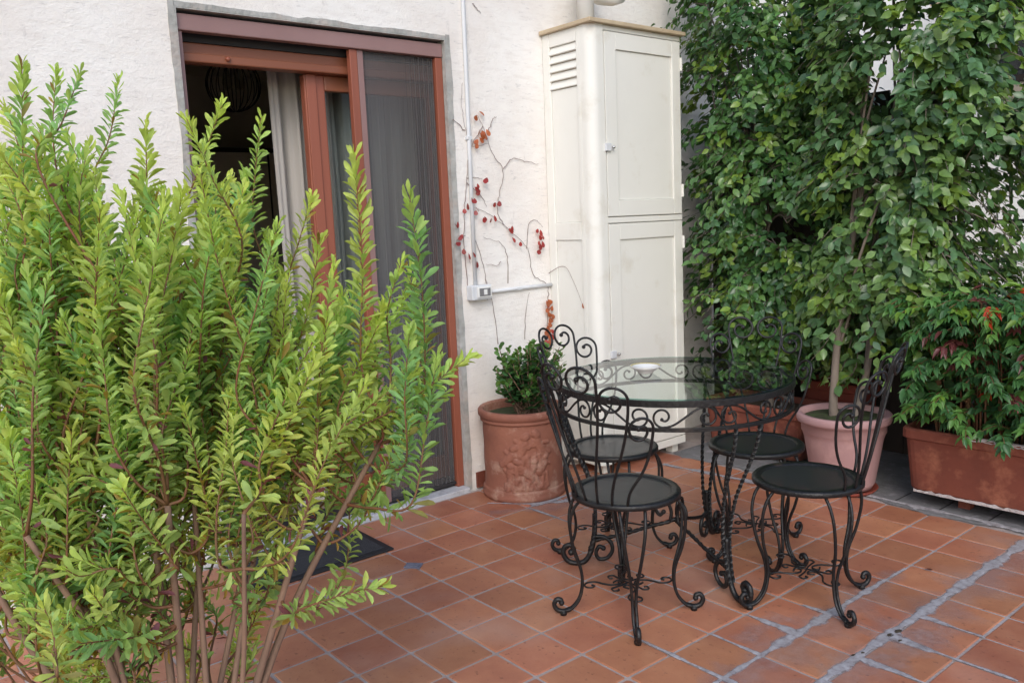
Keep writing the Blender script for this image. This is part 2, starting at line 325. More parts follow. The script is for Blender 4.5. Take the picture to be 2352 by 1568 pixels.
smear([(1.402, 0), (1.402, .3), (1.402, .62), (1.40, 1.0), (1.402, 1.35)], [.014, .022, .045, .03, .012], seed=2, z=.002)
smear([(1.2, .398), (1.402, .398)], [.012, .02], seed=3); smear([(1.0, .20), (1.402, .20), (1.60, .20)], [.008, .024, .012], seed=4)
smear([(1.2, .60), (1.31, .602), (1.402, .60)], [.008, .03, .05], seed=5); smear([(1.62, .6), (1.83, .6)], [.03, .012], seed=6)
smear([(1.62, .8), (1.83, .8), (2.0, .8)], [.045, .016, .01], seed=7); smear([(1.62, 1.0), (1.83, 1.0)], [.03, .01], seed=8); smear([(1.62, .4), (1.84, .4)], [.03, .016], seed=9)
smear([(1.30, .80), (1.402, .80)], [.008, .03], seed=19)
smear([(-.40, .70), (-.2, .88), (-.13, 1.0), (-.16, 1.2)], [.015, .04, .05, .03], seed=10); smear([(-.2, .8), (0, .8), (.2, .8)], [.02, .014, .008], seed=11, z=.002)
smear([(-.2, .82), (-.2, 1.2), (-.2, 1.4)], [.03, .05, .02], seed=12, z=.002); smear([(-.2, 1.2), (0, 1.2), (.3, 1.2)], [.03, .02, .008], seed=13, z=.0021)
smear([(-.2, 1.80), (.3, 1.86), (.6, 1.86)], [.03, .05, .03], seed=14)
for k_, (pth_, w_) in enumerate([([(1.63, -.4), (1.63, .5), (1.64, 1.2), (1.66, 1.95)], [.10, .16, .20, .16]), ([(1.42, .1), (1.43, .5), (1.42, .9), (1.40, 1.3)], [.10, .20, .20, .06]), ([(1.3, .42), (1.3, .68)], [.06, .12]), ([(-.28, .62), (-.1, .9), (-.08, 1.2)], [.06, .12, .14]), ([(1.7, .6), (1.72, 1.0)], [.12, .14])]):
    smear(pth_, w_, 'lime_haze', .0016+.0003*k_, 'limehaze', 30+k_)
# grey cement strip under the planters, edge ragged over the tiles
st = []
xs = np.linspace(-.3, 2.6, 120); ed = 1.985+.02*np.sin(xs*9)+.03*np.abs(np.sin(xs*math.pi/.2))**.4+np.convolve(rng.normal(0, .012, 124), np.ones(5)/5, 'valid')
vs_ = [(x, e, .0005) for x, e in zip(xs, ed)]+[(x, e+.02, .004) for x, e in zip(xs, ed)]+[(x, 3.0, .004) for x in xs]
MB().add(vs_, [(k, k+1, 121+k, 120+k) for k in range(119)]+[(120+k, 121+k, 241+k, 240+k) for k in range(119)]).build('cement_strip', 'greycement', floor)
for xj in (.81, 1.01, 1.21, 1.42): MB().box(xj-.003, 2.06, .003, xj+.003, 2.22, .0052).build('joint', 'dark', floor)
smear([(.62, 2.06), (1.0, 2.05), (1.4, 2.06), (1.7, 2.03), (1.9, 2.0)], [.03, .035, .04, .07, .05], seed=15, z=.006)
for k_, (dx_, dy_, ds_) in enumerate([(1.615, .80, .011), (1.622, .845, .016), (1.655, .79, .008), (1.60, .60, .008), (1.612, .635, .007)]):
    r_ = np.random.default_rng(k_); ring_ = [(dx_+ds_*(.6+.7*r_.random())*math.cos(a_)*.6, dy_+ds_*(.6+.7*r_.random())*math.sin(a_)*1.2, .0028) for a_ in np.linspace(0, 2*math.pi, 11)[:-1]]
    MB().add(ring_+[(dx_, dy_, .0028+ds_*.25)], [(i_, (i_+1) % 10, 10) for i_ in range(10)]).build('dirt_clump', 'soil', floor, smooth=True)
dr = MB().box(-.035, -.026, .0005, .035, .026, .004).box(-.024, -.016, .004, .024, .016, .0062)
do = dr.build('drain_cover', 'rope', floor); do.location = (0, 0, 0); do.rotation_euler = (0, 0, rad(40))
for k, (lx, ly, s_, c) in enumerate([(.62, .44, .010, 0), (.55, 1.72, .012, 0), (1.08, .33, .006, 0), (1.46, 1.38, .009, 1)]):
    pass
# --- house wall with the door opening
DY0, DY1, DZ = -.545, .765, 2.295
house = empty('house', (XW, 0, 0), label='whitewashed house wall of rough trowelled plaster round the door', cat='house')
w = MB(); XB = XW-.24
for y0, y1, z0, z1 in ((-5, DY0, -.1, 3.4), (DY1, 3.3, -.1, 3.4), (DY0, DY1, DZ, 3.4)): w.box(XB, y0, z0, XW, y1, z1)
w.build('wall', 'plaster', house)
# raw cement margin round the door, ragged outer edge
def ragged(y0, z0, y1, z1, seed):
    r = np.random.default_rng(seed); n = 60; t = np.linspace(0, 1, n); ho = abs(y1-y0) > abs(z1-z0); vs = []
    j = np.convolve(r.normal(0, .007, n+4), np.ones(5)/5, 'valid'); 
    for k in range(n):
        if ho: y = y0+(y1-y0)*t[k]; a, b = z0, z1+j[k]; vs += [(XW+.004, y, a), (XW+.004, y, b), (XW-.01, y, b+.002)]
        else:
            z = z0+(z1-z0)*t[k]; a, b = y0, y1+j[k]; vs += [(XW+.004, a, z), (XW+.004, b, z), (XW-.01, b+.002, z)]
    fs = [(3*k+i_, 3*k+3+i_, 3*k+4+i_, 3*k+1+i_) for k in range(n-1) for i_ in (0, 1)]
    return MB().add(vs, fs)
ragged(DY0, DZ-.002, DY1, DZ+.017, 1).build('cement_margin', 'border', house)
ragged(DY1-.002, 0, DY1+.024, DZ+.02, 2).build('cement_margin', 'border', house)
ragged(DY0+.002, 0, DY0-.022, DZ+.02, 3).build('cement_margin', 'border', house)
rv = MB().box(XB, DY0, 0, XW+.003, DY0+.008, DZ).box(XB, DY1-.008, 0, XW+.003, DY1, DZ).box(XB, DY0+.008, DZ-.008, XW+.003, DY1-.008, DZ); rv.build('reveal', 'border', house)
MB().box(XW+.002, DY1+.05, 0, XW+.014, DY1+.11, .085).build('skirting_tile', 'terra', house, bevel=.002)
MB().box(XB, DY0+.009, -.02, XW+.03, DY1-.009, .022).build('threshold', 'marble', house, bevel=.004)
# the room behind the door
rm = MB(); X0, X1, Y0, Y1, Z1 = -4.6, XB, -2.2, 2.6, 2.75
rm.add([(X0, Y0, .0), (X0, Y1, 0), (X0, Y1, Z1), (X0, Y0, Z1)], [(0, 1, 2, 3)]); rm.add([(X0, Y0, 0), (X1, Y0, 0), (X1, Y0, Z1), (X0, Y0, Z1)], [(0, 1, 2, 3)])
rm.add([(X0, Y1, 0), (X1, Y1, 0), (X1, Y1, Z1), (X0, Y1, Z1)], [(0, 1, 2, 3)]); rm.add([(X0, Y0, Z1), (X1, Y0, Z1), (X1, Y1, Z1), (X0, Y1, Z1)], [(0, 1, 2, 3)])
for y0, y1, z0, z1 in ((Y0, DY0, 0, Z1), (DY1, Y1, 0, Z1), (DY0, DY1, DZ, Z1)): rm.add([(X1-.004, y0, z0), (X1-.004, y1, z0), (X1-.004, y1, z1), (X1-.004, y0, z1)], [(0, 1, 2, 3)])
rm.build('room', 'room', house)
MB().box(X0, Y0, -.02, X1, Y1, .004).build('room_floor', 'roomfloor', house)
# tall dark wardrobe and picture at the back of the room
wr = empty('wardrobe', (-4.3, 1.2, .004), label='dark panelled wardrobe standing in the dim room behind the door', cat='wardrobe')
MB().box(-4.58, .2, .005, -4.1, 1.9, 2.1).build('carcass', 'fence', wr, bevel=.006)
for y0, y1 in ((.22, .76), (.78, 1.32), (1.34, 1.88)): MB().box(-4.1, y0, .06, -4.08, y1, 2.06).build('door', 'room', wr, bevel=.004)
# ---------------------------------------------------------------- sliding door
sd = empty('sliding_door', (-.77, .2, .022), label='red brown wooden sliding door standing half open, one glazed leaf', cat='door')
LZ = 2.208
MB().box(-.708, DY0+.009, LZ, -.662, DY1-.009, 2.273).build('lintel_box', 'mauve', sd, bevel=.004)
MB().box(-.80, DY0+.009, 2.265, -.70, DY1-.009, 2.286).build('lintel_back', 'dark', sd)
MB().box(-.708, DY0+.009, .023, -.672, DY0+.034, LZ-.001).build('jamb', 'mauve', sd, bevel=.003)
MB().box(-.705, .715, .023, -.668, DY1-.009, LZ-.001).build('jamb', 'wood', sd, bevel=.003)
MB().box(-.79, DY0+.009, 2.182, -.742, DY1-.009, 2.264).build('head_gap_shade', 'dark', sd)  # dark strip, shade of the recessed gap under the lintel put into its colour
hr = MB(); hr.box(-.80, DY0+.009, 2.10, -.745, DY1-.009, 2.181); hr.box(-.745, DY0+.009, 2.10, -.728, DY1-.009, 2.138)
ho = hr.build('head_rail', 'woodh', sd, bevel=.006); MB().ball((-.722, -.31, 2.122), .011).build('knob', 'wood', ho, smooth=True, off=(-.77, .2, .022))
leaf = MB().box(-.83, .062, .05, -.785, .165, 2.10).build('stile', 'wood', sd, bevel=.006)
MB().box(-.784, .068, .05, -.776, .118, 2.099).build('stile_bead', 'wood', sd, bevel=.003)
MB().box(-.83, .737, .05, -.785, .755, 2.10).build('stile', 'wood', sd, bevel=.006)
MB().box(-.828, .165, 2.03, -.787, .737, 2.10).build('rail', 'woodh', sd, bevel=.006); MB().box(-.828, .165, .05, -.787, .737, .17).build('rail', 'woodh', sd, bevel=.006)
MB().box(-.812, .165, .17, -.806, .737, 2.03).build('pane', 'pane', sd)
MB().box(-.85, DY0+.009, .023, -.70, DY1-.009, .036).build('floor_track', 'dark', sd)
# pleated insect screen
sc_ = empty('insect_screen', (-.69, .5, .022), label='dark pleated insect screen pulled half across the doorway', cat='screen')
MB().box(-.708, .245, .037, -.676, .285, LZ-.001).build('pull_bar', 'wood', sc_, bevel=.004)
MB().box(-.704, .286, .037, -.680, .318, LZ-.001).build('pull_bar', 'mauve', sc_, bevel=.004)
n = 58; vs_ = []
for k in range(n+1):
    y = .319+(.713-.319)*(k/n)**.95; x = -.692+(.0075 if k % 2 else -.0075)*min(1, .2+1.1*k/n)*(1+.25*math.sin(k*1.7)); vs_ += [(x, y, .037), (x, y, LZ-.002)]
MB().add(vs_, [(2*k, 2*k+2, 2*k+3, 2*k+1) for k in range(n)]).build('pleated_mesh', 'screen', sc_)
MB().box(-.703, .32, .037, -.681, .714, .052).build('bottom_rail', 'dark', sc_)
# curtain
vs_ = []; n = 130
for k in range(n+1):
    t = k/n; y = -.03+.80*t; x = -1.0+.03*math.sin(t*52)+.012*math.sin(t*121+1)
    for m_ in range(9): z = .03+2.17*m_/8; vs_.append((x+.01*math.sin(z*3+t*9), y+.02*math.sin(z*1.3)*(1-t)-.02*(1-m_/8)*t, z))
MB().add(vs_, [(9*k+m_, 9*k+9+m_, 9*k+10+m_, 9*k+1+m_) for k in range(n) for m_ in range(8)]).build('curtain', 'curtain', None, smooth=True, label='pale grey sheer curtain gathered behind the door leaf', cat='curtain')
MB().tube([(-1.0, -.7, 2.21), (-1.0, .9, 2.21)], .008).build('curtain_rail', 'dark', None, label='thin rail carrying the grey curtain inside the door', cat='rail')
# pendant lamp
LX, LY, LZc = -1.8, .145, 2.205
pl = empty('pendant_lamp', (LX, LY, 2.745), label='wire globe pendant lamp with clear bulbs hanging in the dim room', cat='lamp')
MB().lathe([(.001, 2.745), (.06, 2.745), (.06, 2.73), (.012, 2.72), (.012, 2.40), (.045, 2.385), (.05, 2.335), (.001, 2.33)], 20, (LX, LY)).build('stem', 'iron', pl, smooth=True)
for k in range(10):
    a = math.pi*k/10; t = np.linspace(0, 2*math.pi, 40, endpoint=False)
    MB().tube(np.c_[LX+.145*np.sin(t)*math.cos(a), LY+.145*np.sin(t)*math.sin(a), LZc+.145*np.cos(t)], .0025, 4, closed=True).build('globe_wire', 'iron', pl)
for k in range(4):
    a = 2*math.pi*k/4+.4; bx_, by_ = LX+.045*math.cos(a), LY+.045*math.sin(a)
    b_ = MB().lathe([(.001, 2.30), (.012, 2.295), (.014, 2.27), (.024, 2.24), (.028, 2.21), (.02, 2.185), (.001, 2.175)], 14, (bx_, by_)).build('bulb', 'bulbglass', pl, smooth=True)
    MB().tube([(LX, LY, 2.34), (bx_, by_, 2.296)], .006, 6).build('lamp_holder', 'iron', pl)
# ---------------------------------------------------------------- conduits and switch box
def pipe(name, pts, r, mat, label, cat, clips=(), n=10):
    o = empty(name, tuple(pts[0]), label=label, cat=cat)
    MB().tube(pts, r, n).build('tube', mat, o, smooth=True)
    for c in clips: MB().box(c[0]-.012, c[1]-.016, c[2]-.009, c[0]+.013, c[1]+.016, c[2]+.009).build('clip', mat, o, bevel=.003)
    return o
XC = XW+.011
pipe('conduit', [(XC, .868, 1.075), (XC, .872, 1.8), (XC, .878, 2.6), (XC, .88, 3.3)], .0105, 'pvc', 'thin grey upright plastic conduit running up the wall from the switch box', 'conduit', [(XW+.008, .872, 1.82)])
pipe('conduit', [(XC, .945, 1.033), (XC, 1.2, 1.036), (XC, 1.398, 1.036)], .010, 'pvc', 'thin grey level plastic conduit from the switch box to the cabinet', 'conduit', [(XW+.008, 1.16, 1.035)])
bx_ = empty('switch_box', (XW, .87, 1.0), label='small grey outdoor switch box on the plaster wall', cat='switch')
MB().box(XW, .815, 1.0, XW+.052, .945, 1.076).build('housing', 'pvc', bx_, bevel=.006)
MB().box(XW+.052, .845, 1.012, XW+.060, .937, 1.068).build('flap_frame', 'whitepipe', bx_, bevel=.003)
MB().box(XW+.060, .856, 1.020, XW+.063, .926, 1.060).build('window', 'greycement', bx_, bevel=.001)
MB().box(XW+.063, .882, 1.026, XW+.067, .902, 1.054).build('rocker', 'whitepipe', bx_, bevel=.001)
# ---------------------------------------------------------------- tall cabinet
cx0, cx1, cy0, cy1, cz0, cz1 = XW+.002, -.28, 1.40, 2.11, .055, 2.37
cb = empty('tall_cabinet', (-.45, 1.75, 0), label='tall cream painted outdoor cabinet with louvred vent and two front doors', cat='cabinet')
MB().box(cx0, cy0+.018, cz0, cx1-.03, cy1-.004, cz1).build('carcass', 'cream', cb)
for x in (cx0+.03, cx1-.09):
    for y in (cy0+.05, cy1-.08): MB().box(x, y, 0, x+.05, y+.05, cz0+.001).build('foot', 'cream', cb)
# rounded corner post
pr_ = [(cx1-.075, cy0)]+[(cx1-.055+.055*math.sin(t), cy0+.055-.055*math.cos(t)) for t in np.linspace(0, math.pi/2, 9)]+[(cx1, cy0+.095), (cx1-.03, cy0+.095), (cx1-.03, cy0+.019), (cx1-.075, cy0+.019)]
m_ = len(pr_); MB().add([(x, y, cz0) for x, y in pr_]+[(x, y, cz1) for x, y in pr_], [(k, (k+1) % m_, m_+(k+1) % m_, m_+k) for k in range(m_)]+[tuple(range(m_))[::-1], tuple(range(m_, 2*m_))]).build('corner_post', 'cream', cb)
# side frame: rails and stiles with recessed panels
for x0, x1 in ((cx0, cx0+.055), (cx1-.105, cx1-.0755)): MB().box(x0, cy0, cz0, x1, cy0+.0175, cz1).build('stile', 'cream', cb, bevel=.004)
for z0, z1 in ((cz0, .14), (1.28, 1.375), (2.30, cz1)): MB().box(cx0+.0555, cy0+.001, z0, cx1-.1055, cy0+.0175, z1).build('rail', 'cream', cb, bevel=.004)
for z0, z1 in ((.1405, 1.2795), (1.3755, 2.075)): MB().box(cx0+.056, cy0+.009, z0, cx1-.106, cy0+.0174, z1).build('side_panel', 'cream', cb, bevel=.003)
MB().box(cx0+.056, cy0+.014, 2.0755, cx1-.106, cy0+.0172, 2.2995).build('vent_back', 'ochre', cb)
for k in range(5):
    z = 2.082+.0445*k; MB().add([(cx0+.056, cy0-.002, z), (cx1-.106, cy0-.002, z), (cx1-.106, cy0+.0135, z+.037), (cx0+.056, cy0+.0135, z+.037), (cx0+.056, cy0+.004, z-.004), (cx1-.106, cy0+.004, z-.004), (cx1-.106, cy0+.0135, z+.012), (cx0+.056, cy0+.0135, z+.012)],
       [(0, 1, 2, 3), (4, 7, 6, 5), (0, 4, 5, 1), (1, 5, 6, 2), (3, 2, 6, 7), (0, 3, 7, 4)]).build('vent_slat', 'cream', cb)
# front frame + doors
fy0, fy1 = cy0+.0955, cy1
MB().box(cx1-.029, fy0, cz0, cx1-.004, fy1, .0995).build('plinth_rail', 'cream', cb, bevel=.003)
MB().box(cx1-.029, fy0, 1.362, cx1-.004, fy1, 1.392).build('rail', 'cream', cb, bevel=.003)
MB().box(cx1-.029, fy0, 2.345, cx1-.004, fy1, cz1).build('rail', 'cream', cb, bevel=.003)
for z0, z1, name in ((.105, 1.357, 'lower'), (1.397, 2.34, 'upper')):
    a, b = fy0+.007, fy1-.006
    d = MB(); fr = .085
    d.box(cx1-.028, a, z0, cx1, a+fr, z1); d.box(cx1-.028, b-fr*.8, z0, cx1, b, z1); d.box(cx1-.0275, a+fr, z0, cx1-.0005, b-fr*.8, z0+fr); d.box(cx1-.0275, a+fr, z1-fr, cx1-.0005, b-fr*.8, z1)
    dd = d.build('door', 'cream', cb, bevel=.0025)
    MB().box(cx1-.026, a+fr+.0008, z0+fr+.0008, cx1-.010, b-fr*.8-.0008, z1-fr-.0008).build('door_panel', 'cream', dd, bevel=.003, off=tuple(cb.location))
    zl = 1.755 if name == 'upper' else .66
    MB().box(cx1, a-.018, zl-.02, cx1+.014, a+.022, zl+.02).build('latch', 'pvc', dd, bevel=.003, off=tuple(cb.location))
    MB().ball((cx1+.018, a+.034, zl), .009).build('knob', 'chrome', dd, smooth=True, off=tuple(cb.location))
    for zh in (z0+.13, z1-.12): MB().tube([(cx1+.004, b+.004, zh-.035), (cx1+.004, b+.004, zh+.035)], .007, 8).build('hinge', 'cream', dd, off=tuple(cb.location))
MB().box(cx0, cy0-.022, cz1+.0005, cx1+.024, cy1+.02, cz1+.022).build('cap_board', 'capwood', cb, bevel=.004)
# flue pipes above the cabinet
pipe('flue_pipe', [(-.45, 1.545, cz1+.02), (-.45, 1.545, 2.9), (-.45, 1.545, 3.3)], .045, 'whitepipe', 'white upright flue pipe rising from the cabinet top', 'pipe', n=20)
pipe('flue_elbow', [(XW, 1.70, 2.82), (-.55, 1.69, 2.64), (-.46, 1.67, 2.575), (-.37, 1.66, 2.55), (-.31, 1.66, 2.55)], .052, 'whitepipe', 'white bent flue pipe ending above the cabinet door', 'pipe', n=20)
# ================================================================== TABLE
TC = (.76, .757)
tb = empty('garden_table', (*TC, 0), label='round black wrought iron garden table with glass top and three scrolled legs', cat='table')
def circ(R, z, n=96): t = np.linspace(0, 2*math.pi, n, endpoint=False); return np.c_[TC[0]+R*np.cos(t), TC[1]+R*np.sin(t), np.full(n, z)]
def band(R0, R1, z0, z1, n=96):
    mb = MB(); mb.lathe([(R0, z0), (R1, z0), (R1, z1), (R0, z1), (R0, z0)], n, TC); mb.f = mb.f[:-2]; mb.m = mb.m[:-2]; return mb
band(.447, .4545, .748, .771).build('upper_ring', 'iron', tb, bevel=.001); band(.425, .447, .761, .7665).build('glass_rest', 'iron', tb)
band(.439, .450, .662, .676).build('lower_ring', 'iron', tb, bevel=.001)
gl = MB(); gl.lathe([(.001, .7668), (.4445, .7668)], 96, TC, 0); gl.lathe([(.4445, .7668), (.446, .768), (.446, .774), (.4445, .7755)], 96, TC, 1); gl.lathe([(.4445, .7755), (.001, .7755)], 96, TC, 0)
gl.f = [f for f in gl.f if len(f) == 4]; gl.m = [0]*96+[1]*288+[0]*96
gl.build('tabletop', ['tableglass', 'glassedge'], tb)
def s_scroll(sg):
    R = .0345; c = (.074, .0); sp = spiral(R, -90, 300, 40)+np.array(c)
    half = np.vstack([bez((0, 0), (.02, -.014), (.042, -R), (.075, -R), 8)[:-1], sp]); full = np.vstack([-half[::-1], half[1:]])
    full[:, 0] *= sg; return full
for k in range(12):
    f_ = s_scroll(1 if k % 2 else -1); a0 = 2*math.pi*(k+.5)/12
    pts = [(TC[0]+.4445*math.cos(a0+s/.4445), TC[1]+.4445*math.sin(a0+s/.4445), .7118+z) for s, z in f_]
    mb = MB().tube(pts, .0042, 5); mb.ball(pts[0], .0065, 6, 4); mb.ball(pts[-1], .0065, 6, 4); mb.build('scroll', 'iron', tb, smooth=True)
for a in (225, 345, 105):
    ca, sa = math.cos(rad(a)), math.sin(rad(a))
    def P3(r, t, z): return (TC[0]+r*ca-t*sa, TC[1]+r*sa+t*ca, z)
    lg = MB()
    for sg in (-1, 1):
        pth = crom([(.44, .052*sg, .667), (.426, .049*sg, .59), (.386, .040*sg, .49), (.337, .026*sg, .366), (.316, .016*sg, .23), (.328, .011*sg, .12), (.345, .008*sg, .06)], 12)
        lg.tube([P3(*q) for q in pth], .0078, 4, twist=70)
    lo = lg.build('leg', 'iron', tb)
    # big outer foot scroll and smaller inner one
    out = [P3(*q) for q in crom([(.318, 0, .22), (.322, 0, .14), (.335, 0, .07), (.362, 0, .022), (.40, 0, .012), (.432, 0, .022), (.450, 0, .052), (.442, 0, .082), (.420, 0, .088), (.408, 0, .070), (.418, 0, .058)], 8)]
    ft = MB().tube(out, .0105, 6); ft.ball(out[-1], .014); ft.build('foot_scroll', 'iron', lo, smooth=True, off=(*TC, 0))
    inn = [P3(*q) for q in crom([(.325, 0, .125), (.285, 0, .122), (.258, 0, .10), (.252, 0, .065), (.272, 0, .035), (.305, 0, .03), (.318, 0, .055), (.305, 0, .082), (.288, 0, .075)], 8)]
    ft = MB().tube(inn, .0085, 6); ft.ball(inn[-1], .011); ft.build('foot_scroll', 'iron', lo, smooth=True, off=(*TC, 0))
    arm = [P3(*q) for q in crom([(.0, 0, .195), (.03, 0, .182), (.10, 0, .165), (.20, 0, .135), (.29, 0, .115), (.325, 0, .105)], 8)]
    sr = MB().tube(arm, .0085, 4, twist=60)
    cs = [P3(*q) for q in crom([(.02, 0, .185), (.015, 0, .225), (.03, 0, .262), (.06, 0, .265), (.075, 0, .235), (.06, 0, .212), (.045, 0, .225)], 8)]
    sr.tube(cs, .007, 6); sr.ball(cs[-1], .010); sr.build('stretcher', 'iron', tb, smooth=True)
# ================================================================== CHAIRS
def make_chair(loc, facing, label):
    ch = empty('garden_chair', (loc[0], loc[1], 0), rad(facing-90), label=label, cat='chair', group='black iron chairs round the table')
    Z0 = .45
    def B(mb, name, par=None, smooth=True, mat='iron'): return mb.build(name, mat, par or ch, smooth, off=(0, 0, 0))
    mb = MB(); mb.lathe([(.001, .449), (.160, .449), (.160, .4525), (.001, .4525)], 40); B(mb, 'seat', None, False, 'ironmesh')
    rim = MB(); rim.lathe([(.156, .452), (.160, .457), (.186, .457), (.190, .452), (.190, .440), (.186, .437), (.160, .441), (.156, .446), (.156, .452)], 48); rim.f = rim.f[:-2]; rim.m = rim.m[:-2]; B(rim, 'seat_rim')
    def BK(s, z, dr=0): a = s/.28; r = .182+.27*(z-.45)+dr; return (r*math.sin(a), -r*math.cos(a), z)
    for sg in (-1, 1):
        for sc, R, zp, sb in ((.054, .052, .938, .040), (.152, .049, .874, .118), (.243, .046, .770, .196)):
            zc = zp-R; sp = spiral(R, 0, 490, 46)+np.array((sc, zc))
            q = np.vstack([bez((sb, .452), (sb+.002, .56), (sc+R*1.05, zc-.20), (sc+R, zc), 16)[:-1], sp]); q[:, 0] *= sg
            pts = [BK(*p) for p in q]; mb = MB().tube(pts, .0049, 6); mb.ball(pts[-1], .009, 8, 5); B(mb, 'back_bar')
    for k in range(4):
        a = rad(45+90*k); ca, sa = math.cos(a), math.sin(a)
        def P3(r, t, z): return (r*ca-t*sa, r*sa+t*ca, z)
        lg = MB()
        for sg in (-1, 1):
            pth = crom([(.158, .043*sg, .441), (.187, .040*sg, .40), (.200, .034*sg, .34), (.190, .021*sg, .25), (.166, .010*sg, .17), (.162, .006*sg, .11), (.174, .006*sg, .06), (.200, .005*sg, .026), (.226, .004*sg, .016)], 7)
            lg.tube([P3(*q) for q in pth], .0058, 6)
        lo = B(lg, 'leg')
        f_ = [P3(*q) for q in crom([(.206, 0, .022), (.232, 0, .014), (.254, 0, .020), (.264, 0, .040), (.255, 0, .058), (.240, 0, .056), (.238, 0, .045)], 7)]
        ft = MB().tube(f_, .0088, 6); ft.ball(f_[-1], .0105); ft.lathe([(.012, .0), (.013, .012), (.009, .016)], 8, tuple(P3(.232, 0, 0)[:2])); B(ft, 'foot', lo)
    # floral stretcher of thin scrolls between the legs
    sr = MB()
    for k in range(4):
        a = rad(45+90*k); ca, sa = math.cos(a), math.sin(a)
        def P2(r, t, z=.112): return (r*ca-t*sa, r*sa+t*ca, z)
        sr.tube([P2(*q) for q in crom([(.052, -.004), (.035, -.020), (.022, -.006), (.034, .012), (.062, .016), (.088, .004), (.112, -.012), (.138, -.012), (.154, .004), (.150, .026), (.130, .030), (.120, .018), (.130, .010)], 5)], .0036, 5)
        sr.tube([P2(*q) for q in crom([(.0, .0), (.02, .018), (.045, .034), (.062, .046), (.058, .064), (.040, .062), (.040, .050)], 5)], .0034, 5)
    B(sr, 'stretcher'); return ch
make_chair((.906, .322), 95, 'black scrolled iron chair on the open tiles between the table and the big green shrub')
make_chair((1.281, .855), 201, 'black scrolled iron chair whose back stands before the pink pot')
make_chair((.478, .70), 7, 'black scrolled iron chair pushed under the table in front of the cream cabinet')
make_chair((.888, 1.118), 305, 'black scrolled iron chair pushed under the table in front of the low ficus planter')
# ash tray on the glass
AX, AY, AZ = .640, .735, .7755
at_ = empty('ashtray', (AX, AY, AZ), label='small white ceramic ashtray on the glass table top', cat='ashtray')
MB().lathe([(.001, AZ), (.030, AZ), (.032, AZ+.006), (.044, AZ+.014), (.062, AZ+.026), (.063, AZ+.030), (.056, AZ+.029), (.042, AZ+.020), (.001, AZ+.014)], 32, (AX, AY)).build('bowl', 'ceramic', at_, smooth=True)
rg = MB(); rg.lathe([(.0535, AZ+.0275), (.0565, AZ+.0302), (.060, AZ+.0307)], 32, (AX, AY)); rg.f = rg.f[:-2]; rg.m = rg.m[:-2]; rg.build('gilt_line', 'gilt', at_, smooth=True)
# door mat
mt = empty('door_mat', (-.41, -.25, 0), label='dark rubber door mat on the tiles before the doorway', cat='mat')
MB().box(-.605, -.58, .0005, -.212, .038, .009).build('border', 'rubberedge', mt, bevel=.003); MB().box(-.575, -.55, .009, -.242, .008, .0125).build('pad', 'rubber', mt, bevel=.002)
# ================================================================== POTS
def soil_disc(c, r, z, parent, mat='soil', seed=0):
    r_ = np.random.default_rng(seed); vs = [(c[0], c[1], z+.012)]; 
    for i in range(1, 6):
        for k in range(24): a = 2*math.pi*k/24; q = r*i/5; vs.append((c[0]+q*math.cos(a), c[1]+q*math.sin(a), z+.012*(1-i/5)+r_.normal(0, .005)*(i < 5)))
    fs = [(0, 1+k, 1+(k+1) % 24) for k in range(24)]+[(1+24*(i-1)+k, 1+24*i+k, 1+24*i+(k+1) % 24, 1+24*(i-1)+(k+1) % 24) for i in range(1, 5) for k in range(24)]
    return MB().add(vs, fs).build('soil', mat, parent, smooth=True)
# relief pot
RC = (-.418, .962); RR = .212
rp = empty('relief_pot', (*RC, 0), label='old terracotta tub with embossed figures standing against the white wall', cat='pot')
H = .455
prof = [(.001, .0), (RR, .0), (RR+.004, .012), (RR+.006, .028), (RR-.002, .038), (RR+.002, .046), (RR-.006, .054)]
MB().lathe(prof[:-1]+[(RR-.007, .056)], 72, RC).build('base', 'relief', rp, smooth=True)
# embossed wall: figures as rounded limbs raised from the drum
fig = []
def limb(u0, v0, u1, v1, r, h): fig.append((u0, v0, u1, v1, r, h))
def figure(u, v, s, lean=0, armL=-.05, armR=.05, sit=False):
    limb(u, v+.165*s, u+lean*.1, v+.175*s, .021*s, .017)          # head
    limb(u, v+.135*s, u-lean*.3, v+.075*s, .026*s, .014)          # torso
    limb(u-.015*s, v+.125*s, u+armL*s, v+.10*s, .010*s, .011); limb(u+.015*s, v+.125*s, u+armR*s, v+.12*s, .010*s, .011)
    limb(u-.01*s, v+.06*s, u-.025*s, v-.02*s if not sit else v+.03*s, .014*s, .012); limb(u+.012*s, v+.06*s, u+.022*s, v-.02*s if not sit else v+.02*s, .014*s, .012)
    limb(u-.025*s, v+.12*s, u-.05*s, v+.15*s, .012*s, .007)
figure(.01, .175, .95, .1, -.06, .05); figure(.075, .185, .95, -.1, -.05, .07); figure(-.055, .135, .85, .2, -.03, .06)
figure(-.02, .075, .8, -.2, -.05, .05, True); figure(.055, .085, .75, .1, -.04, .06, True); figure(.115, .095, .8, .1, -.05, .04); figure(-.075, .07, .7, 0, -.02, .05)
for k in range(12):
    u = -.10+.02*k; limb(u, .068, u+.008*math.sin(k*2.1), .095, .009, .008)
limb(.105, .265, .15, .25, .012, .010); limb(.02, .30, .09, .31, .008, .008)
n, m_ = 300, 110; th0 = math.atan2(CAM[1]-RC[1], CAM[0]-RC[0]); vv = .055+(.392-.055)*np.arange(m_+1)/m_; tt = 2*np.arange(n)/n-1
U_, V_ = np.meshgrid(tt*math.pi*RR, vv); hg = np.zeros_like(U_)
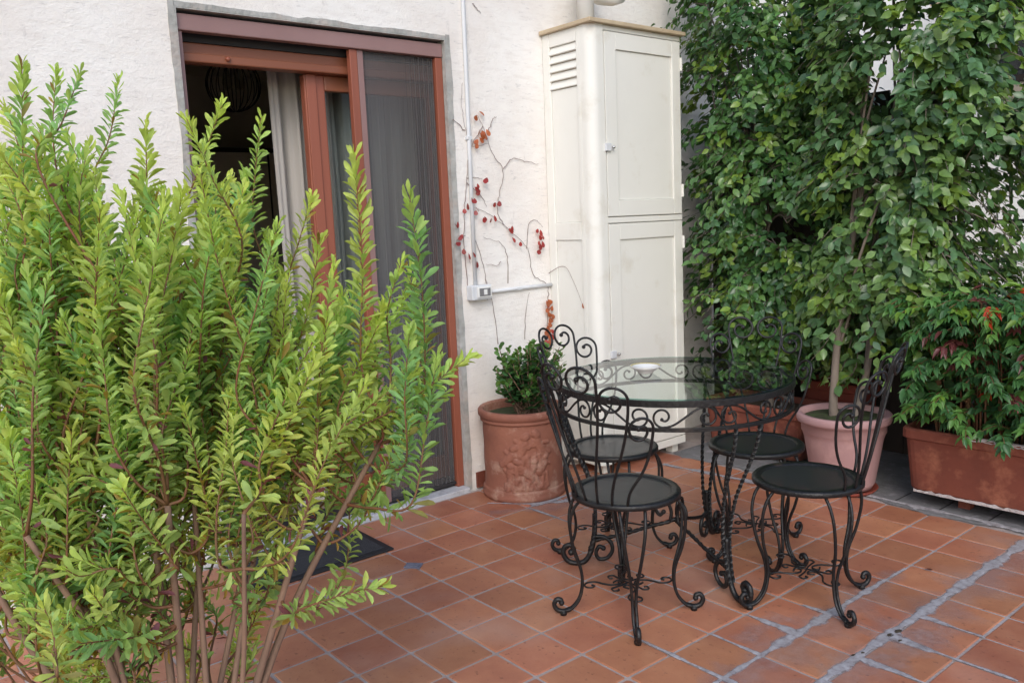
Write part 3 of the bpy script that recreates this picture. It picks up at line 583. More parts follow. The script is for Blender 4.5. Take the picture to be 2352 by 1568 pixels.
for u0, v0, u1, v1, r, h in fig:
    du, dv = u1-u0, v1-v0; s_ = np.clip(((U_-u0)*du+(V_-v0)*dv)/(du*du+dv*dv+1e-9), 0, 1); dd_ = np.hypot(U_-u0-s_*du, V_-v0-s_*dv)/r
    hg = np.maximum(hg, h*np.clip(1-dd_**2, 0, 1)**.42)
hg += .0012*np.sin(U_*190+np.sin(V_*120)*2)*np.sin(V_*210)*(hg > .002)
q_ = RR-.010+.0012*np.sin(V_*40)+hg*.75; T_ = th0+tt*math.pi
vs_ = np.stack([RC[0]+q_*np.cos(T_)[None], RC[1]+q_*np.sin(T_)[None], V_], -1).reshape(-1, 3).tolist()
MB().add(vs_, [(i*n+k, i*n+(k+1) % n, (i+1)*n+(k+1) % n, (i+1)*n+k) for i in range(m_) for k in range(n)]).build('embossed_wall', 'relief', rp, smooth=True)
mb = MB(); mb.lathe([(RR-.010, .39), (RR+.002, .396), (RR+.003, .404), (RR-.003, .409), (RR+.006, .416), (RR+.012, .424), (RR+.013, H-.008), (RR+.006, H), (RR-.012, H), (RR-.016, H-.01), (RR-.018, H-.05), (RR-.02, .38)], 72, RC); mb.f = mb.f[:-2]; mb.m = mb.m[:-2]
mb.build('rim', 'relief', rp, smooth=True); soil_disc(RC, RR-.0185, H-.045, rp, 'moss', 1)
# pink pot
PC = (.735, 2.075)
pp = empty('pink_pot', (*PC, 0), label='faded pink round plant pot with a wide rim beside the long planter', cat='pot')
mb = MB(); mb.lathe([(.001, .02), (.135, .02), (.150, .05), (.186, .27), (.196, .30), (.199, .303), (.200, .345), (.218, .352), (.222, .362), (.222, .388), (.217, .393), (.196, .392), (.190, .37), (.175, .25)], 56, PC); mb.f = mb.f[:-1]; mb.m = mb.m[:-1]
mb.build('body', 'pink', pp, smooth=True); MB().lathe([(.001, .0045), (.15, .0045), (.165, .022), (.16, .024), (.148, .0135), (.001, .0135)], 40, PC).build('saucer', 'terradark', pp, smooth=True)
soil_disc(PC, .193, .365, pp, 'moss', 2)
# rectangular planters
def planter(name, x0, x1, y0, y1, z0, z1, mat, label, inset=.03, rim=.05, feet=True, crust=False):
    o = empty(name, ((x0+x1)/2, (y0+y1)/2, .004), label=label, cat='planter')
    t = .022
    def ring(i, z): return [(x0+i, y0+i, z), (x1-i, y0+i, z), (x1-i, y1-i, z), (x0+i, y1-i, z)]
    def rr(i, z, r=.05):
        out = []
        for (cx_, cy_, a0) in ((x1-i-r, y0+i+r, -90), (x1-i-r, y1-i-r, 0), (x0+i+r, y1-i-r, 90), (x0+i+r, y0+i+r, 180)):
            for k in range(5): a = rad(a0+22.5*k); out.append((cx_+r*math.cos(a), cy_+r*math.sin(a), z))
        return out
    L_ = [rr(inset+.012, z0), rr(inset, z0+.02), rr(.012, z1-rim-.004), rr(.010, z1-rim), rr(0, z1-rim+.004), rr(0, z1-.008), rr(.006, z1), rr(t, z1), rr(t+.004, z1-.03), rr(t+.012, z0+.05)]
    vs = [p for q in L_ for p in q]; n = 20; fs = [(i*n+k, i*n+(k+1) % n, (i+1)*n+(k+1) % n, (i+1)*n+k) for i in range(len(L_)-1) for k in range(n)]+[tuple(range(n))[::-1]]
    MB().add(vs, fs).build('body', mat, o)
    s_ = rr(t+.005, z1-.035); MB().add(s_, [tuple(range(20))]).build('soil', 'soil', o)
    if feet:
        for x in (x0+.22, x1-.27):
            for y in (y0+.13, y1-.11): MB().box(x, y, .0042, x+.05, y+.05, z0+.001).build('foot', mat, o)
    if crust:
        xs = np.linspace(x0+.06, x1-.06, 60); vs = []
        for x in xs: h1 = .012+.01*rng.random(); vs += [(x, y0+inset+.013, z0-.002), (x, y0+inset-.004+.004*rng.random(), z0+.004), (x, y0+inset-.003, z0+h1)]
        MB().add(vs, [(3*k+i, 3*k+3+i, 3*k+4+i, 3*k+1+i) for k in range(59) for i in (0, 1)]).build('lime_crust', 'lime', o)
        xs = np.linspace(x0+.3, x1-.06, 60); vs = []
        for x in xs: h1 = .004+.008*rng.random(); vs += [(x, y0-.002, z1-h1-.004), (x, y0+.004, z1-.001), (x, y0+.012+.006*rng.random(), z1+.0015)]
        MB().add(vs, [(3*k+i, 3*k+3+i, 3*k+4+i, 3*k+1+i) for k in range(59) for i in (0, 1)]).build('lime_crust', 'lime', o)
    return o
planter('long_planter', 1.035, 2.15, 2.03, 2.41, .068, .375, 'terra', 'long red terracotta planter raised on feet, filled with red tipped shrub', crust=True)
planter('low_planter', -.24, .42, 2.20, 2.56, .03, .315, 'terra', 'low terracotta planter holding the ficus beside the cream cabinet')
planter('red_planter', .15, .56, 2.60, 2.82, .03, .41, 'terradark', 'deep red planter standing behind the pink pot', feet=True)
# pot of the big shrub (its rim lies just under the picture)
BC = np.array([1.30, -1.34])
bp_ = empty('shrub_tub', (*BC, 0), label='round terracotta tub holding the big yellow green shrub', cat='pot')
mb = MB(); mb.lathe([(.001, 0), (.19, 0), (.20, .02), (.245, .34), (.262, .345), (.266, .40), (.258, .408), (.238, .405), (.23, .33)], 56, tuple(BC)); mb.f = mb.f[:-1]; mb.m = mb.m[:-1]
mb.build('body', 'terra', bp_, smooth=True); soil_disc(tuple(BC), .235, .37, bp_, 'soil', 3)
# ================================================================== FOLIAGE ENGINE
def leaf_template(kind):
    if kind == 'shrub':   st, fold, droop = [(0, .05), (.3, .55), (.68, 1.0), (.9, .62)], .16, .10
    elif kind == 'ficus': st, fold, droop = [(0, .06), (.28, .92), (.58, 1.0), (.84, .45)], .14, .12
    elif kind == 'lance': st, fold, droop = [(0, .06), (.25, .95), (.55, .85), (.82, .36)], .18, .14
    else:                 st, fold, droop = [(0, .1), (.35, .8), (.7, 1.0), (.92, .6)], .10, .06
    V = []; F = []
    for t, w_ in st: V += [(-.5*w_, t, fold*w_*.5-droop*t*t), (0, t, -droop*t*t), (.5*w_, t, fold*w_*.5-droop*t*t)]
    V.append((0, 1, -droop*1.15))
    for k in range(3):
        a = 3*k; F += [(a, a+1, a+4, a+3), (a+1, a+2, a+5, a+4)]
    F += [(9, 10, 12), (10, 11, 12)]
    return np.array(V, float), F
TPL = {k: leaf_template(k) for k in ('shrub', 'ficus', 'lance', 'round')}
def frames(d, nrm):
    y = d/np.linalg.norm(d, axis=1)[:, None]; x = np.cross(y, nrm); x /= np.linalg.norm(x, axis=1)[:, None]+1e-9; z = np.cross(x, y)
    return x, y, z
class Leaves:
    def __init__(s): s.p = []; s.d = []; s.n = []; s.l = []; s.w = []; s.c = []
    def add(s, p, d, nrm, l, w_, c): s.p.append(p); s.d.append(d); s.n.append(nrm); s.l.append(l); s.w.append(w_); s.c.append(c)
def build_leaves(lv, kind, mat, parent, base, big=300, name='leaf', bucket=20):
    p = np.array(lv.p); d = np.array(lv.d); nn = np.array(lv.n); l = np.array(lv.l); w_ = np.array(lv.w); c = np.array(lv.c); V, F = TPL[kind]
    x, y, z = frames(d, nn); N = len(p)
    curl = np.random.default_rng(N).uniform(.2, 2.1, N)
    cen = p+d/np.linalg.norm(d, axis=1)[:, None]*l[:, None]*.5; px, py, dep = project(cen.T.T) if False else (1176+FPX*((cen-CAM)@RT)/((cen-CAM)@FW), 784-FPX*((cen-CAM)@UP)/((cen-CAM)@FW), (cen-CAM)@FW)
    view = (cen-CAM)/np.linalg.norm(cen-CAM, axis=1)[:, None]; area = l*w_*np.abs((z*view).sum(1))/dep**2
    inside = (px > 0) & (px < 2352) & (py > 0) & (py < 1568) & (dep > .2)
    best = {}
    for k in np.nonzero(inside)[0]:
        key = (int(px[k]//bucket), int(py[k]//bucket))
        if key not in best or dep[k] < dep[best[key]]: best[key] = k
    cand = sorted(best.values(), key=lambda k: -area[k])[:big]; sel = np.zeros(N, bool); sel[cand] = True
    # singled out leaves share a few meshes (shape x colour)
    if len(cand):
        nk = min(14, len(cand)); cs = c[cand]; key = cs@np.array([.5, 1, .2]); order = np.argsort(key); groups = np.array_split(order, nk)
        for gi in groups:
            if not len(gi): continue
            me = bpy.data.meshes.new(name); me.from_pydata([tuple(v) for v in V*np.array([.45, 1, 1])], [], F); me.materials.append(MT[mat])
            at2 = me.attributes.new('Col', 'FLOAT_COLOR', 'POINT'); cc = np.median(cs[gi], axis=0); at2.data.foreach_set('color', np.tile([*cc, 1.0], len(V)))
            me.polygons.foreach_set('use_smooth', [True]*len(F))
            for q in gi:
                k = cand[q]; o = link(name, me, parent); sx = w_[k]/l[k]/.45
                M4 = np.eye(4); M4[:3, 0] = x[k]*l[k]*sx; M4[:3, 1] = y[k]*l[k]; M4[:3, 2] = z[k]*l[k]*curl[k]; M4[:3, 3] = p[k]-base
                o.matrix_basis = Matrix(M4.tolist())
    R_ = np.nonzero(~sel)[0]; n = len(R_)
    if n:
        A = V[None, :, 0, None]*(x[R_]*w_[R_, None])[:, None, :]+V[None, :, 1, None]*(y[R_]*l[R_, None])[:, None, :]+V[None, :, 2, None]*(z[R_]*(l*curl)[R_, None])[:, None, :]+(p[R_]-base)[:, None, :]
        nv = len(V); me = bpy.data.meshes.new('foliage'); me.vertices.add(n*nv); me.vertices.foreach_set('co', A.ravel())
        li = np.concatenate([np.array(f) for f in F]); ln = np.array([len(f) for f in F]); LI = (li[None]+nv*np.arange(n)[:, None]).ravel(); LT = np.tile(ln, n); LS = np.r_[0, np.cumsum(LT)[:-1]]
        me.loops.add(len(LI)); me.loops.foreach_set('vertex_index', LI.astype(np.int32)); me.polygons.add(len(LT)); me.polygons.foreach_set('loop_start', LS.astype(np.int32))
        me.polygons.foreach_set('use_smooth', np.ones(len(LT), bool)); me.materials.append(MT[mat])
        at2 = me.attributes.new('Col', 'FLOAT_COLOR', 'POINT'); at2.data.foreach_set('color', np.repeat(np.c_[c[R_], np.ones(n)], nv, axis=0).ravel())
        me.update(calc_edges=True); me.validate(); link('foliage', me, parent, kind='stuff')
    return N
def unit(v): v = np.asarray(v, float); return v/(np.linalg.norm(v)+1e-9)
def perp(d):
    a = np.cross(d, [0, 0, 1.]) if abs(d[2]) < .95*np.linalg.norm(d) else np.cross(d, [1., 0, 0]); return unit(a)
# ================================================================== BIG SHRUB
base = np.array([*BC, .37])
bush = empty('leafy_shrub', tuple(base), label='big bushy shrub of upright yellow green leafy shoots, foremost on the terrace', cat='shrub')
def stem_pt(px, dz): return np.array([0, 0, 0])
prim = []                                            # the bare lower stems
for (bx, ex, ey, dep, r) in ((230, -120, 1150, 1.55, .010), (255, 60, 1230, 1.5, .010), (300, 195, 1150, 1.6, .009), (400, 330, 1050, 1.75, .010), (425, 385, 1160, 1.55, .011), (430, 480, 1000, 1.9, .008), (520, 430, 900, 1.7, .008),
                             (590, 720, 1120, 1.6, .010), (600, 870, 1020, 1.7, .010), (610, 560, 1180, 1.45, .007), (300, 120, 950, 1.85, .009), (480, 620, 900, 1.95, .008), (350, -30, 1000, 1.7, .009), (560, 640, 1000, 1.8, .008)):
    b0 = at(bx, 1650, 1.58); b0 = base+np.array([(b0[0]-base[0])*.6, (b0[1]-base[1])*.6, .0]); e = at(ex, ey, dep)
    mid = b0*.55+e*.45+np.array([0, 0, .02])+rng.normal(0, .012, 3); pth = crom([b0, b0*.8+mid*.2+[0, 0, .01], mid, e], 8); prim.append((pth, r))
sb = MB()
for pth, r in prim: sb.tube(pth, np.linspace(r, r*.55, len(pth)), 7)
tips = [(50, 150), (8, 240), (130, 165), (185, 165), (272, 180), (205, 330), (335, 285), (428, 272), (512, 236), (600, 270), (30, 400), (120, 430), (320, 490), (520, 540), (560, 430), (640, 510), (716, 452), (735, 545), (812, 352), (940, 445), (922, 600), (768, 610), (620, 570), (700, 690),
        (1082, 815), (960, 850), (1020, 905), (945, 970), (862, 760), (500, 690), (400, 620), (250, 650), (62, 620), (330, 800), (180, 760), (600, 820), (760, 860), (640, 930), (420, 930), (200, 940), (60, 900), (330, 1000), (835, 1000), (905, 1090), (690, 1040), (500, 1040), (100, 1100),
        (280, 1120), (880, 1345), (60, 1280), (100, 1390), (40, 1420), (160, 1480), (560, 1160), (640, 1250), (40, 1170), (20, 1000), (-40, 300), (-60, 600), (-80, 850), (460, 400), (380, 450), (230, 480), (90, 300), (10, 520), (160, 560), (660, 640), (580, 690), (820, 640), (880, 700), (780, 730), (840, 880), (720, 780), (940, 760), (450, 800), (540, 900), (280, 880), (130, 840)]
deps = {(812, 352): 1.55, (940, 445): 1.6, (922, 600): 1.62, (1082, 815): 1.6, (512, 236): 1.7, (600, 270): 1.75, (50, 150): 1.65, (100, 1390): 1.25, (160, 1480): 1.3, (880, 1345): 1.5}
shoots = [(t[0], t[1], deps.get(t, rng.uniform(1.42, 1.95))) for t in tips]
def sil(x):                                           # upper outline of the shrub
    return np.interp(x, [-150, 0, 60, 150, 210, 275, 340, 430, 510, 600, 650, 720, 760, 815, 860, 940, 990, 1040, 1090], [330, 300, 260, 250, 380, 330, 400, 390, 350, 380, 540, 560, 640, 520, 660, 590, 720, 860, 900])
k = 0
while k < 290:
    x = rng.uniform(-150, 1040); y = rng.uniform(300, 1200); hi = sil(x)
    lo = np.interp(x, [-150, 150, 300, 700, 900, 1050], [1400, 1130, 960, 880, 850, 820])
    if hi+20 < y < lo and (x < 560 or rng.random() < .38): shoots.append((x, y, rng.uniform(1.5, 2.12))); k += 1
for _ in range(50): shoots.append((rng.uniform(-140, 240), rng.uniform(1080, 1560), rng.uniform(1.5, 2.1)))
for _ in range(14): shoots.append((rng.uniform(280, 680), rng.uniform(1080, 1480), rng.uniform(1.6, 2.1)))
for _ in range(18): shoots.append((rng.uniform(150, 460), rng.uniform(1120, 1380), rng.uniform(1.8, 2.15)))
for _ in range(10): shoots.append((rng.uniform(-60, 300), rng.uniform(1250, 1500), rng.uniform(1.3, 1.6)))
lv = Leaves(); tw = MB()
allp = np.vstack([p for p, r in prim])
GREEN = [np.array(c) for c in ((.35, .51, .15), (.40, .53, .15), (.28, .47, .16), (.44, .53, .15), (.22, .41, .15))]
for (tx, ty, dep) in shoots:
    tip = at(tx, ty, dep); L_ = rng.uniform(.20, .36)
    low = ty > 1020
    if low: L_ = rng.uniform(.09, .17)
    out = unit(tip-np.array([base[0], base[1], .75])); dirn = unit(np.array([out[0]*.5, out[1]*.5, .9 if not low else .35])+rng.normal(0, .18, 3))
    if (tx, ty) in ((812, 352), (940, 445), (50, 150)): dirn = unit(np.array([0, 0, 1.])+rng.normal(0, .05, 3)); L_ = .42
    if (tx, ty) in ((1082, 815), (880, 1345), (1020, 905)): dirn = unit(RT*.8+np.array([0, 0, .45]))
    b = tip-dirn*L_+rng.normal(0, .015, 3)
    cand = allp[allp[:, 2] < b[2]-.02] if (allp[:, 2] < b[2]-.02).any() else allp[:20]
    q = cand[np.argmin(np.linalg.norm((cand-b)*[1, 1, .55], axis=1))]
    pth = crom([q, q*.5+b*.5+np.array([0, 0, -.02])+rng.normal(0, .012, 3), b, b*.5+tip*.5+rng.normal(0, .008, 3), tip], 7)
    tw.tube(pth, np.linspace(.0036, .0008, len(pth)), 5)
    seg = np.r_[0, np.cumsum(np.linalg.norm(np.diff(pth, axis=0), axis=1))]; tot = seg[-1]; ll = min(tot*.95, L_*1.6)
    nl = int(ll/.0034); hue = GREEN[rng.integers(5)]; sz = rng.uniform(.72, 1.05); ylw = rng.random()
    for m2 in range(nl):
        s = tot-ll*(1-(m2/nl)**.85) if False else tot-ll+ll*m2/nl; t = m2/nl
        p = np.array([np.interp(s, seg, pth[:, a]) for a in range(3)]); p2 = np.array([np.interp(min(s+.01, tot), seg, pth[:, a]) for a in range(3)]); ax = unit(p2-p) if s+.01 < tot else dirn
        if t < .3 and rng.random() < .25: continue
        ang = m2*2.399+rng.normal(0, .25); e1 = perp(ax); e2 = np.cross(ax, e1); rdir = math.cos(ang)*e1+math.sin(ang)*e2
        up = np.interp(t, [0, .5, .85, 1], [.35, .75, 1.15, 2.6])+rng.normal(0, .15); d = unit(rdir+ax*up+np.array([0, 0, -.12*(1-t)])+rng.normal(0, .16, 3))
        l = sz*np.interp(t, [0, .5, .9, 1], [.036, .040, .036, .028])*rng.uniform(.65, 1.25)
        c = hue*np.interp(t, [0, .5, 1], [.9, 1.0, 1.25])*rng.uniform(.8, 1.2)
        if t > .9: c = c*.5+np.array([.42, .50, .08])*.6
        if ylw > .6 and t < .6: c = c*np.array([1.25, 1.1, .9])
        if rng.random() < .02: c = np.array([.34, .24, .06])*rng.uniform(.6, 1.2)
        u_ = rng.random()
        if t < .3 and u_ < (.13 if not low else .25): c = np.array([.24, .085, .11])*rng.uniform(.7, 1.3) if u_ < .06 else np.array([.36, .24, .05])
        lv.add(p, d, ax*.9+rng.normal(0, .5, 3), l, l*rng.uniform(.23, .34), c)
sb.build('stem', 'stem', bush, smooth=True); tw.build('shoots', 'redstem', bush, smooth=True)
build_leaves(lv, 'shrub', 'bushleaf', bush, base, bucket=26)
# ================================================================== FICUS TREES
def ficus(name, foot, crown, size, ntw, label, trunks, seed, zlo, col, lean=0, lsz=.082):
    r = np.random.default_rng(seed); foot = np.array(foot); crown = np.array(crown); size = np.array(size)
    o = empty(name, tuple(foot), label=label, cat='tree'); tk = MB(); br = MB(); lvs = Leaves(); nodes_ = []
    for (dx, dy, tx, ty, tz, rr0) in trunks:
        p0 = foot+[dx, dy, -.02]; p1 = np.array([tx, ty, tz]); mid = p0*.5+p1*.5+r.normal(0, .015, 3)
        pth = crom([p0, p0*.75+mid*.25+r.normal(0, .006, 3), mid, p1], 8); tk.tube(pth, np.linspace(rr0, rr0*.5, len(pth)), 9); nodes_ += list(pth[len(pth)//3:])
    nodes_ = np.array(nodes_); bn = []
    ztop = crown[2]+size[2]
    def wid(z): u = (z-zlo)/(ztop-zlo); return np.interp(u, [0, .08, .2, .6, .85, 1], [.75, .9, 1, 1, 1, .8])
    for k in range(20):
        q = nodes_[r.integers(len(nodes_))]; a = r.uniform(0, 2*math.pi); z = r.uniform(max(q[2]+.05, zlo), ztop-.1); rho = r.uniform(.3, .75)*wid(z)
        e = np.array([crown[0]+size[0]*rho*math.cos(a), crown[1]+size[1]*rho*math.sin(a), z])
        pth = crom([q, q*.6+e*.4+[0, 0, .06]+r.normal(0, .03, 3), e*.8+q*.2+[0, 0, .05]+r.normal(0, .03, 3), e], 6); br.tube(pth, np.linspace(.008, .003, len(pth)), 5); bn += list(pth[6:])
    bn = np.array(bn); tocam = math.atan2(CAM[1]-crown[1], CAM[0]-crown[0])
    for k in range(ntw):
        for _ in range(60):
            a = tocam+r.normal(0, 1.1) if r.random() < .75 else r.uniform(0, 2*math.pi); z = r.uniform(zlo, ztop); rho = r.uniform(.15, 1.02)**.55*wid(z); v = np.array([math.cos(a), math.sin(a), .2])
            q = np.array([crown[0]+size[0]*rho*math.cos(a), crown[1]+size[1]*rho*math.sin(a), z])
            lump = math.sin(q[0]*7+seed)*math.sin(q[1]*6.3)*math.sin(q[2]*5.1+1)
            if lump > (-.45 if q[0] < 1.05 else -.12) and q[0] > XW+.1 and not (q[0] < -.17 and q[1] < 2.24): break
        st_ = bn[np.argmin(np.linalg.norm(bn-q, axis=1)+r.uniform(0, .12, len(bn)))]; dd = q-st_; L0 = np.linalg.norm(dd)
        if L0 > .45: st_ = q-dd/L0*.45
        tip = q+np.array([v[0]*.09, v[1]*.09, -.03-.07*r.random()]); pth = crom([st_, st_*.5+q*.5+[0, 0, .04], q, tip], 6); br.tube(pth, np.linspace(.0032, .0012, len(pth)), 4)
        seg = np.r_[0, np.cumsum(np.linalg.norm(np.diff(pth, axis=0), axis=1))]; tot = seg[-1]; nl = 27; s0 = tot*.1; hue = col[r.integers(len(col))]*r.uniform(.8, 1.2); young = r.random() < .16
        for m2 in range(nl):
            s = s0+(tot-s0)*(m2+.5)/nl; p = np.array([np.interp(s, seg, pth[:, a]) for a in range(3)]); p2 = np.array([np.interp(s-.01, seg, pth[:, a]) for a in range(3)]); ax = unit(p-p2)
            side = perp(ax)*(1 if m2 % 2 else -1); p = p+r.normal(0, .022, 3); d = unit(side*.8+ax*.4+np.array([v[0]*.45, v[1]*.45, -.5])+r.normal(0, .4, 3)); l = lsz*r.uniform(.7, 1.2)
            nrm = unit(np.array([v[0], v[1], .6])+r.normal(0, .5, 3)); c = hue*r.uniform(.8, 1.2)
            if (young and m2 > 8) or r.random() < .02: c = np.array([.17, .27, .045])*r.uniform(.8, 1.2)
            lvs.add(p, d, nrm, l, l*r.uniform(.50, .62), c)
    tk.build('trunk', 'bark', o, smooth=True); br.build('branches', 'bark', o, smooth=True); build_leaves(lvs, 'ficus', 'ficusleaf', o, foot, bucket=22); return o
FG = [np.array(c) for c in ((.075, .18, .055), (.10, .22, .062), (.06, .145, .055), (.13, .25, .065))]
FG2 = [np.array(c) for c in ((.085, .18, .065), (.12, .23, .075), (.09, .185, .08), (.15, .26, .07))]
ficus('ficus_tree', (.10, 2.40, .28), (.02, 2.50, 1.90), (.55, .42, 1.25), 700, 'dense dark ficus tree growing from the low planter beside the cream cabinet', [(0, 0, .02, 2.46, 1.6, .028), (-.05, .05, -.1, 2.5, 1.5, .02)], 3, .52, FG, lsz=.052)
ficus('ficus_tree', (PC[0], PC[1], .375), (.88, 2.44, 1.85), (.58, .48, 1.22), 700, 'taller drooping ficus tree growing from the pink pot', [(-.04, -.02, .78, 2.15, 1.5, .024), (.04, .03, .92, 2.35, 1.55, .022)], 8, .58, FG2, lsz=.060)
# ================================================================== SHRUB IN THE LONG PLANTER
def nandina(foot, x0, x1, y0, y1, ztop, n, seed, label, name='planter_shrub'):
    r = np.random.default_rng(seed); foot = np.array(foot); o = empty(name, tuple(foot), label=label, cat='shrub'); tk = MB(); lvs = Leaves()
    pal = [np.array(c) for c in ((.06, .165, .05), (.05, .14, .05), (.11, .25, .055), (.08, .20, .05))]
    for k in range(n):
        x = r.uniform(x0, x1); y = r.uniform(y0, y1); u = r.random(); z = foot[2]+.02+(ztop-foot[2])*u**.8
        fr = (y1-y)/(y1-y0); z = min(z, ztop-.10*fr*r.random()); b = np.array([np.clip(x, x0+.12, x1-.1), np.clip(y+.1, foot[1]-.12, foot[1]+.12), foot[2]-.01]); e = np.array([x, y, z])
        out = unit(np.array([r.normal(0, .5), -.6+r.normal(0, .4), .25])); 
        if k % 2 == 0: tk.tube(crom([b, b*.5+e*.5+[0, .03, .05], e], 6), [.004]*6+[.002]*7, 4)
        tip = e+out*.16+np.array([0, 0, -.05]); pth = crom([e, e*.5+tip*.5+[0, 0, .025], tip], 5); tk.tube(pth, .0014, 4)
        hue = pal[r.integers(4)]*r.uniform(.8, 1.25); q = r.random()
        if z > ztop-.25 and q < .12: hue = np.array([.17, .30, .04])
        if x > 1.22 and q > .93: hue = np.array([.15, .04, .04])
        if x > 1.22 and q > .975: hue = np.array([.55, .06, .02])
        for t in (.15, .4, .65, .9, 1.0):
            p = pth[int(t*(len(pth)-1))]; ax = unit(pth[min(len(pth)-1, int(t*(len(pth)-1))+1)]-pth[max(0, int(t*(len(pth)-1))-1)]); sd_ = perp(ax)
            for sg in ((-1, 1) if t < 1 else (0,)):
                for j in range(2 if sg else 1):
                    d = unit(ax*(.8 if sg else 1)+sd_*sg*(.9-.5*j)+np.array([0, 0, -.28])+r.normal(0, .18, 3)); l = r.uniform(.042, .064)
                    lvs.add(p, d, np.array([0, -.25, 1.])+r.normal(0, .3, 3), l, l*r.uniform(.36, .48), hue*r.uniform(.8, 1.2))
    tk.build('stems', 'redstem', o, smooth=True); build_leaves(lvs, 'lance', 'thinleaf', o, foot, bucket=20)
nandina((1.55, 2.22, .345), 1.06, 2.1, 2.0, 2.42, 1.0, 560, 4, 'leafy green shrub with a few red leaves filling the long terracotta planter')
nandina((1.6, 2.75, .01), 1.15, 2.2, 2.62, 2.95, .98, 170, 6, 'taller dark green hedge shrub rising behind the long planter', 'hedge_shrub')
# ================================================================== SMALL SHRUB IN THE RELIEF POT
fo = np.array([RC[0]+.02, RC[1]+.02, H-.04]); sm = empty('pot_shrub', tuple(fo), label='small glossy dark green shrub in the embossed terracotta tub', cat='shrub'); tk = MB(); lvs = Leaves(); r = np.random.default_rng(9)
for k in range(80):
    a = r.uniform(0, 2*math.pi); q = np.array([.04+.15*math.cos(a)*r.random()**.5, 0.0+.22*math.sin(a)*r.random()**.5, r.uniform(.13, .37)]); 
    if q[0]+fo[0] < XW+.03: q[0] = XW+.04-fo[0]
    e = fo+q; b = fo+np.array([r.normal(0, .02), r.normal(0, .03), -.005]); pth = crom([b, b*.5+e*.5+r.normal(0, .012, 3), e], 8); tk.tube(pth, np.linspace(.005, .002, len(pth)), 5)
    for m2 in range(26):
        s = 1-.55*(m2/26); p = pth[int(s*(len(pth)-1))]; ang = m2*2.4; d = unit(np.array([math.cos(ang), math.sin(ang), np.interp(m2, [0, 8, 26], [1.2, .4, -.1])])+r.normal(0, .15, 3)); l = r.uniform(.030, .044)
        lvs.add(p+r.normal(0, .006, 3), d, np.array([0, 0, 1.])+r.normal(0, .3, 3), l, l*r.uniform(.5, .62), np.array([.045, .12, .04])*r.uniform(.7, 1.4) if m2 > 5 else np.array([.10, .22, .05])*r.uniform(.8, 1.2))
tk.build('stems', 'stem', sm, smooth=True); build_leaves(lvs, 'round', 'ficusleaf', sm, fo, bucket=16)
# ================================================================== CLIMBER ON THE WALL
XV = XW+.006
def wp(px, py):                                        # a point on the wall face met by that sight line
    d = FW+(px-1176)/FPX*RT-(py-784)/FPX*UP; t = (XV-CAM[0])/d[0]; return CAM+t*d
vine = empty('wall_climber', (XV, 1.25, .45), label='almost bare climbing vine with scattered red leaves on the white wall', cat='vine'); vm = MB(); r = np.random.default_rng(2)
runs = [[(1256, 770), (1258, 700), (1256, 655), (1225, 630), (1210, 570), (1165, 525), (1120, 490), (1085, 475)], [(1210, 570), (1213, 520), (1228, 505), (1245, 520)], [(1165, 525), (1143, 490), (1148, 440), (1155, 390), (1130, 350), (1110, 290), (1095, 265)], [(1155, 390), (1175, 365), (1205, 370), (1235, 378)],
        [(1075, 660), (1066, 560), (1068, 470), (1072, 410), (1075, 340), (1068, 290), (1060, 240), (1062, 190)], [(1120, 690), (1112, 620), (1095, 560), (1085, 530)], [(1168, 650), (1165, 590), (1150, 560), (1110, 545)], [(1145, 790), (1130, 690), (1115, 640)], [(1205, 780), (1207, 720), (1215, 670)],
        [(1120, 300), (1132, 272), (1140, 268)], [(1068, 300), (1045, 278), (1040, 276)], [(1072, 410), (1090, 408), (1108, 412)], [(1072, 420), (1105, 450), (1118, 475)], [(1110, 290), (1085, 335), (1120, 330)], [(1068, 540), (1050, 552), (1042, 565)], [(1085, 10), (1100, 25), (1105, 32)], [(1150, 600), (1140, 610), (1115, 605)]]
for ru in runs:
    P = np.array([wp(*q) for q in ru]); P[:, 0] = XV+r.uniform(-.001, .004, len(P)); pth = crom(P, 6)+np.c_[np.zeros((len(P)-1)*6+1), r.normal(0, .0022, ((len(P)-1)*6+1, 2))]; vm.tube(pth, np.linspace(.0022, .0009, len(pth))*r.uniform(.8, 1.2, len(pth)), 5)
# the shoot that wanders over the cabinet side
Pc = np.array([(XV, 1.385, 1.10), (-.56, 1.392, 1.135), (-.50, 1.392, 1.13), (-.45, 1.392, 1.06), (-.41, 1.391, .99), (-.385, 1.391, .935)]); vm.tube(crom(Pc, 6), np.linspace(.002, .0012, 31), 4)
vm.build('stem', 'vinestem', vine)
lvs = Leaves()
def redleaf(px, py, n=2, s=.03, c=(.30, .035, .035)):
    for _ in range(n):
        p = wp(px+r.normal(0, 5), py+r.normal(0, 5)); p[0] = XV+.012+.01*r.random(); lvs.add(p, unit(np.array([.25, r.normal(0, .6), -1+r.normal(0, .3)])), np.array([1., 0, .2])+r.normal(0, .35, 3), s*r.uniform(.8, 1.2), s*r.uniform(.65, .9), np.array(c)*r.uniform(.75, 1.25))
for q in [(1092, 425), (1110, 410), (1093, 432), (1141, 465), (1167, 522), (1183, 548), (1236, 525), (1238, 540), (1240, 562), (1235, 572), (1234, 560), (1080, 575), (1082, 590), (1055, 563), (1037, 515), (1078, 460), (1068, 475), (1090, 485), (1105, 495), (1125, 500), (1057, 545)]: redleaf(*q, n=2, s=.031)
for q in [(1098, 302), (1095, 318), (1088, 262), (1103, 300), (1092, 328)]: redleaf(*q, n=2, s=.034, c=(.42, .12, .05))
for q in [(1256, 690), (1258, 705), (1256, 720), (1258, 740), (1252, 760), (1262, 755), (1255, 770), (1246, 785)]: redleaf(*q, n=3, s=.036, c=(.36, .10, .04))
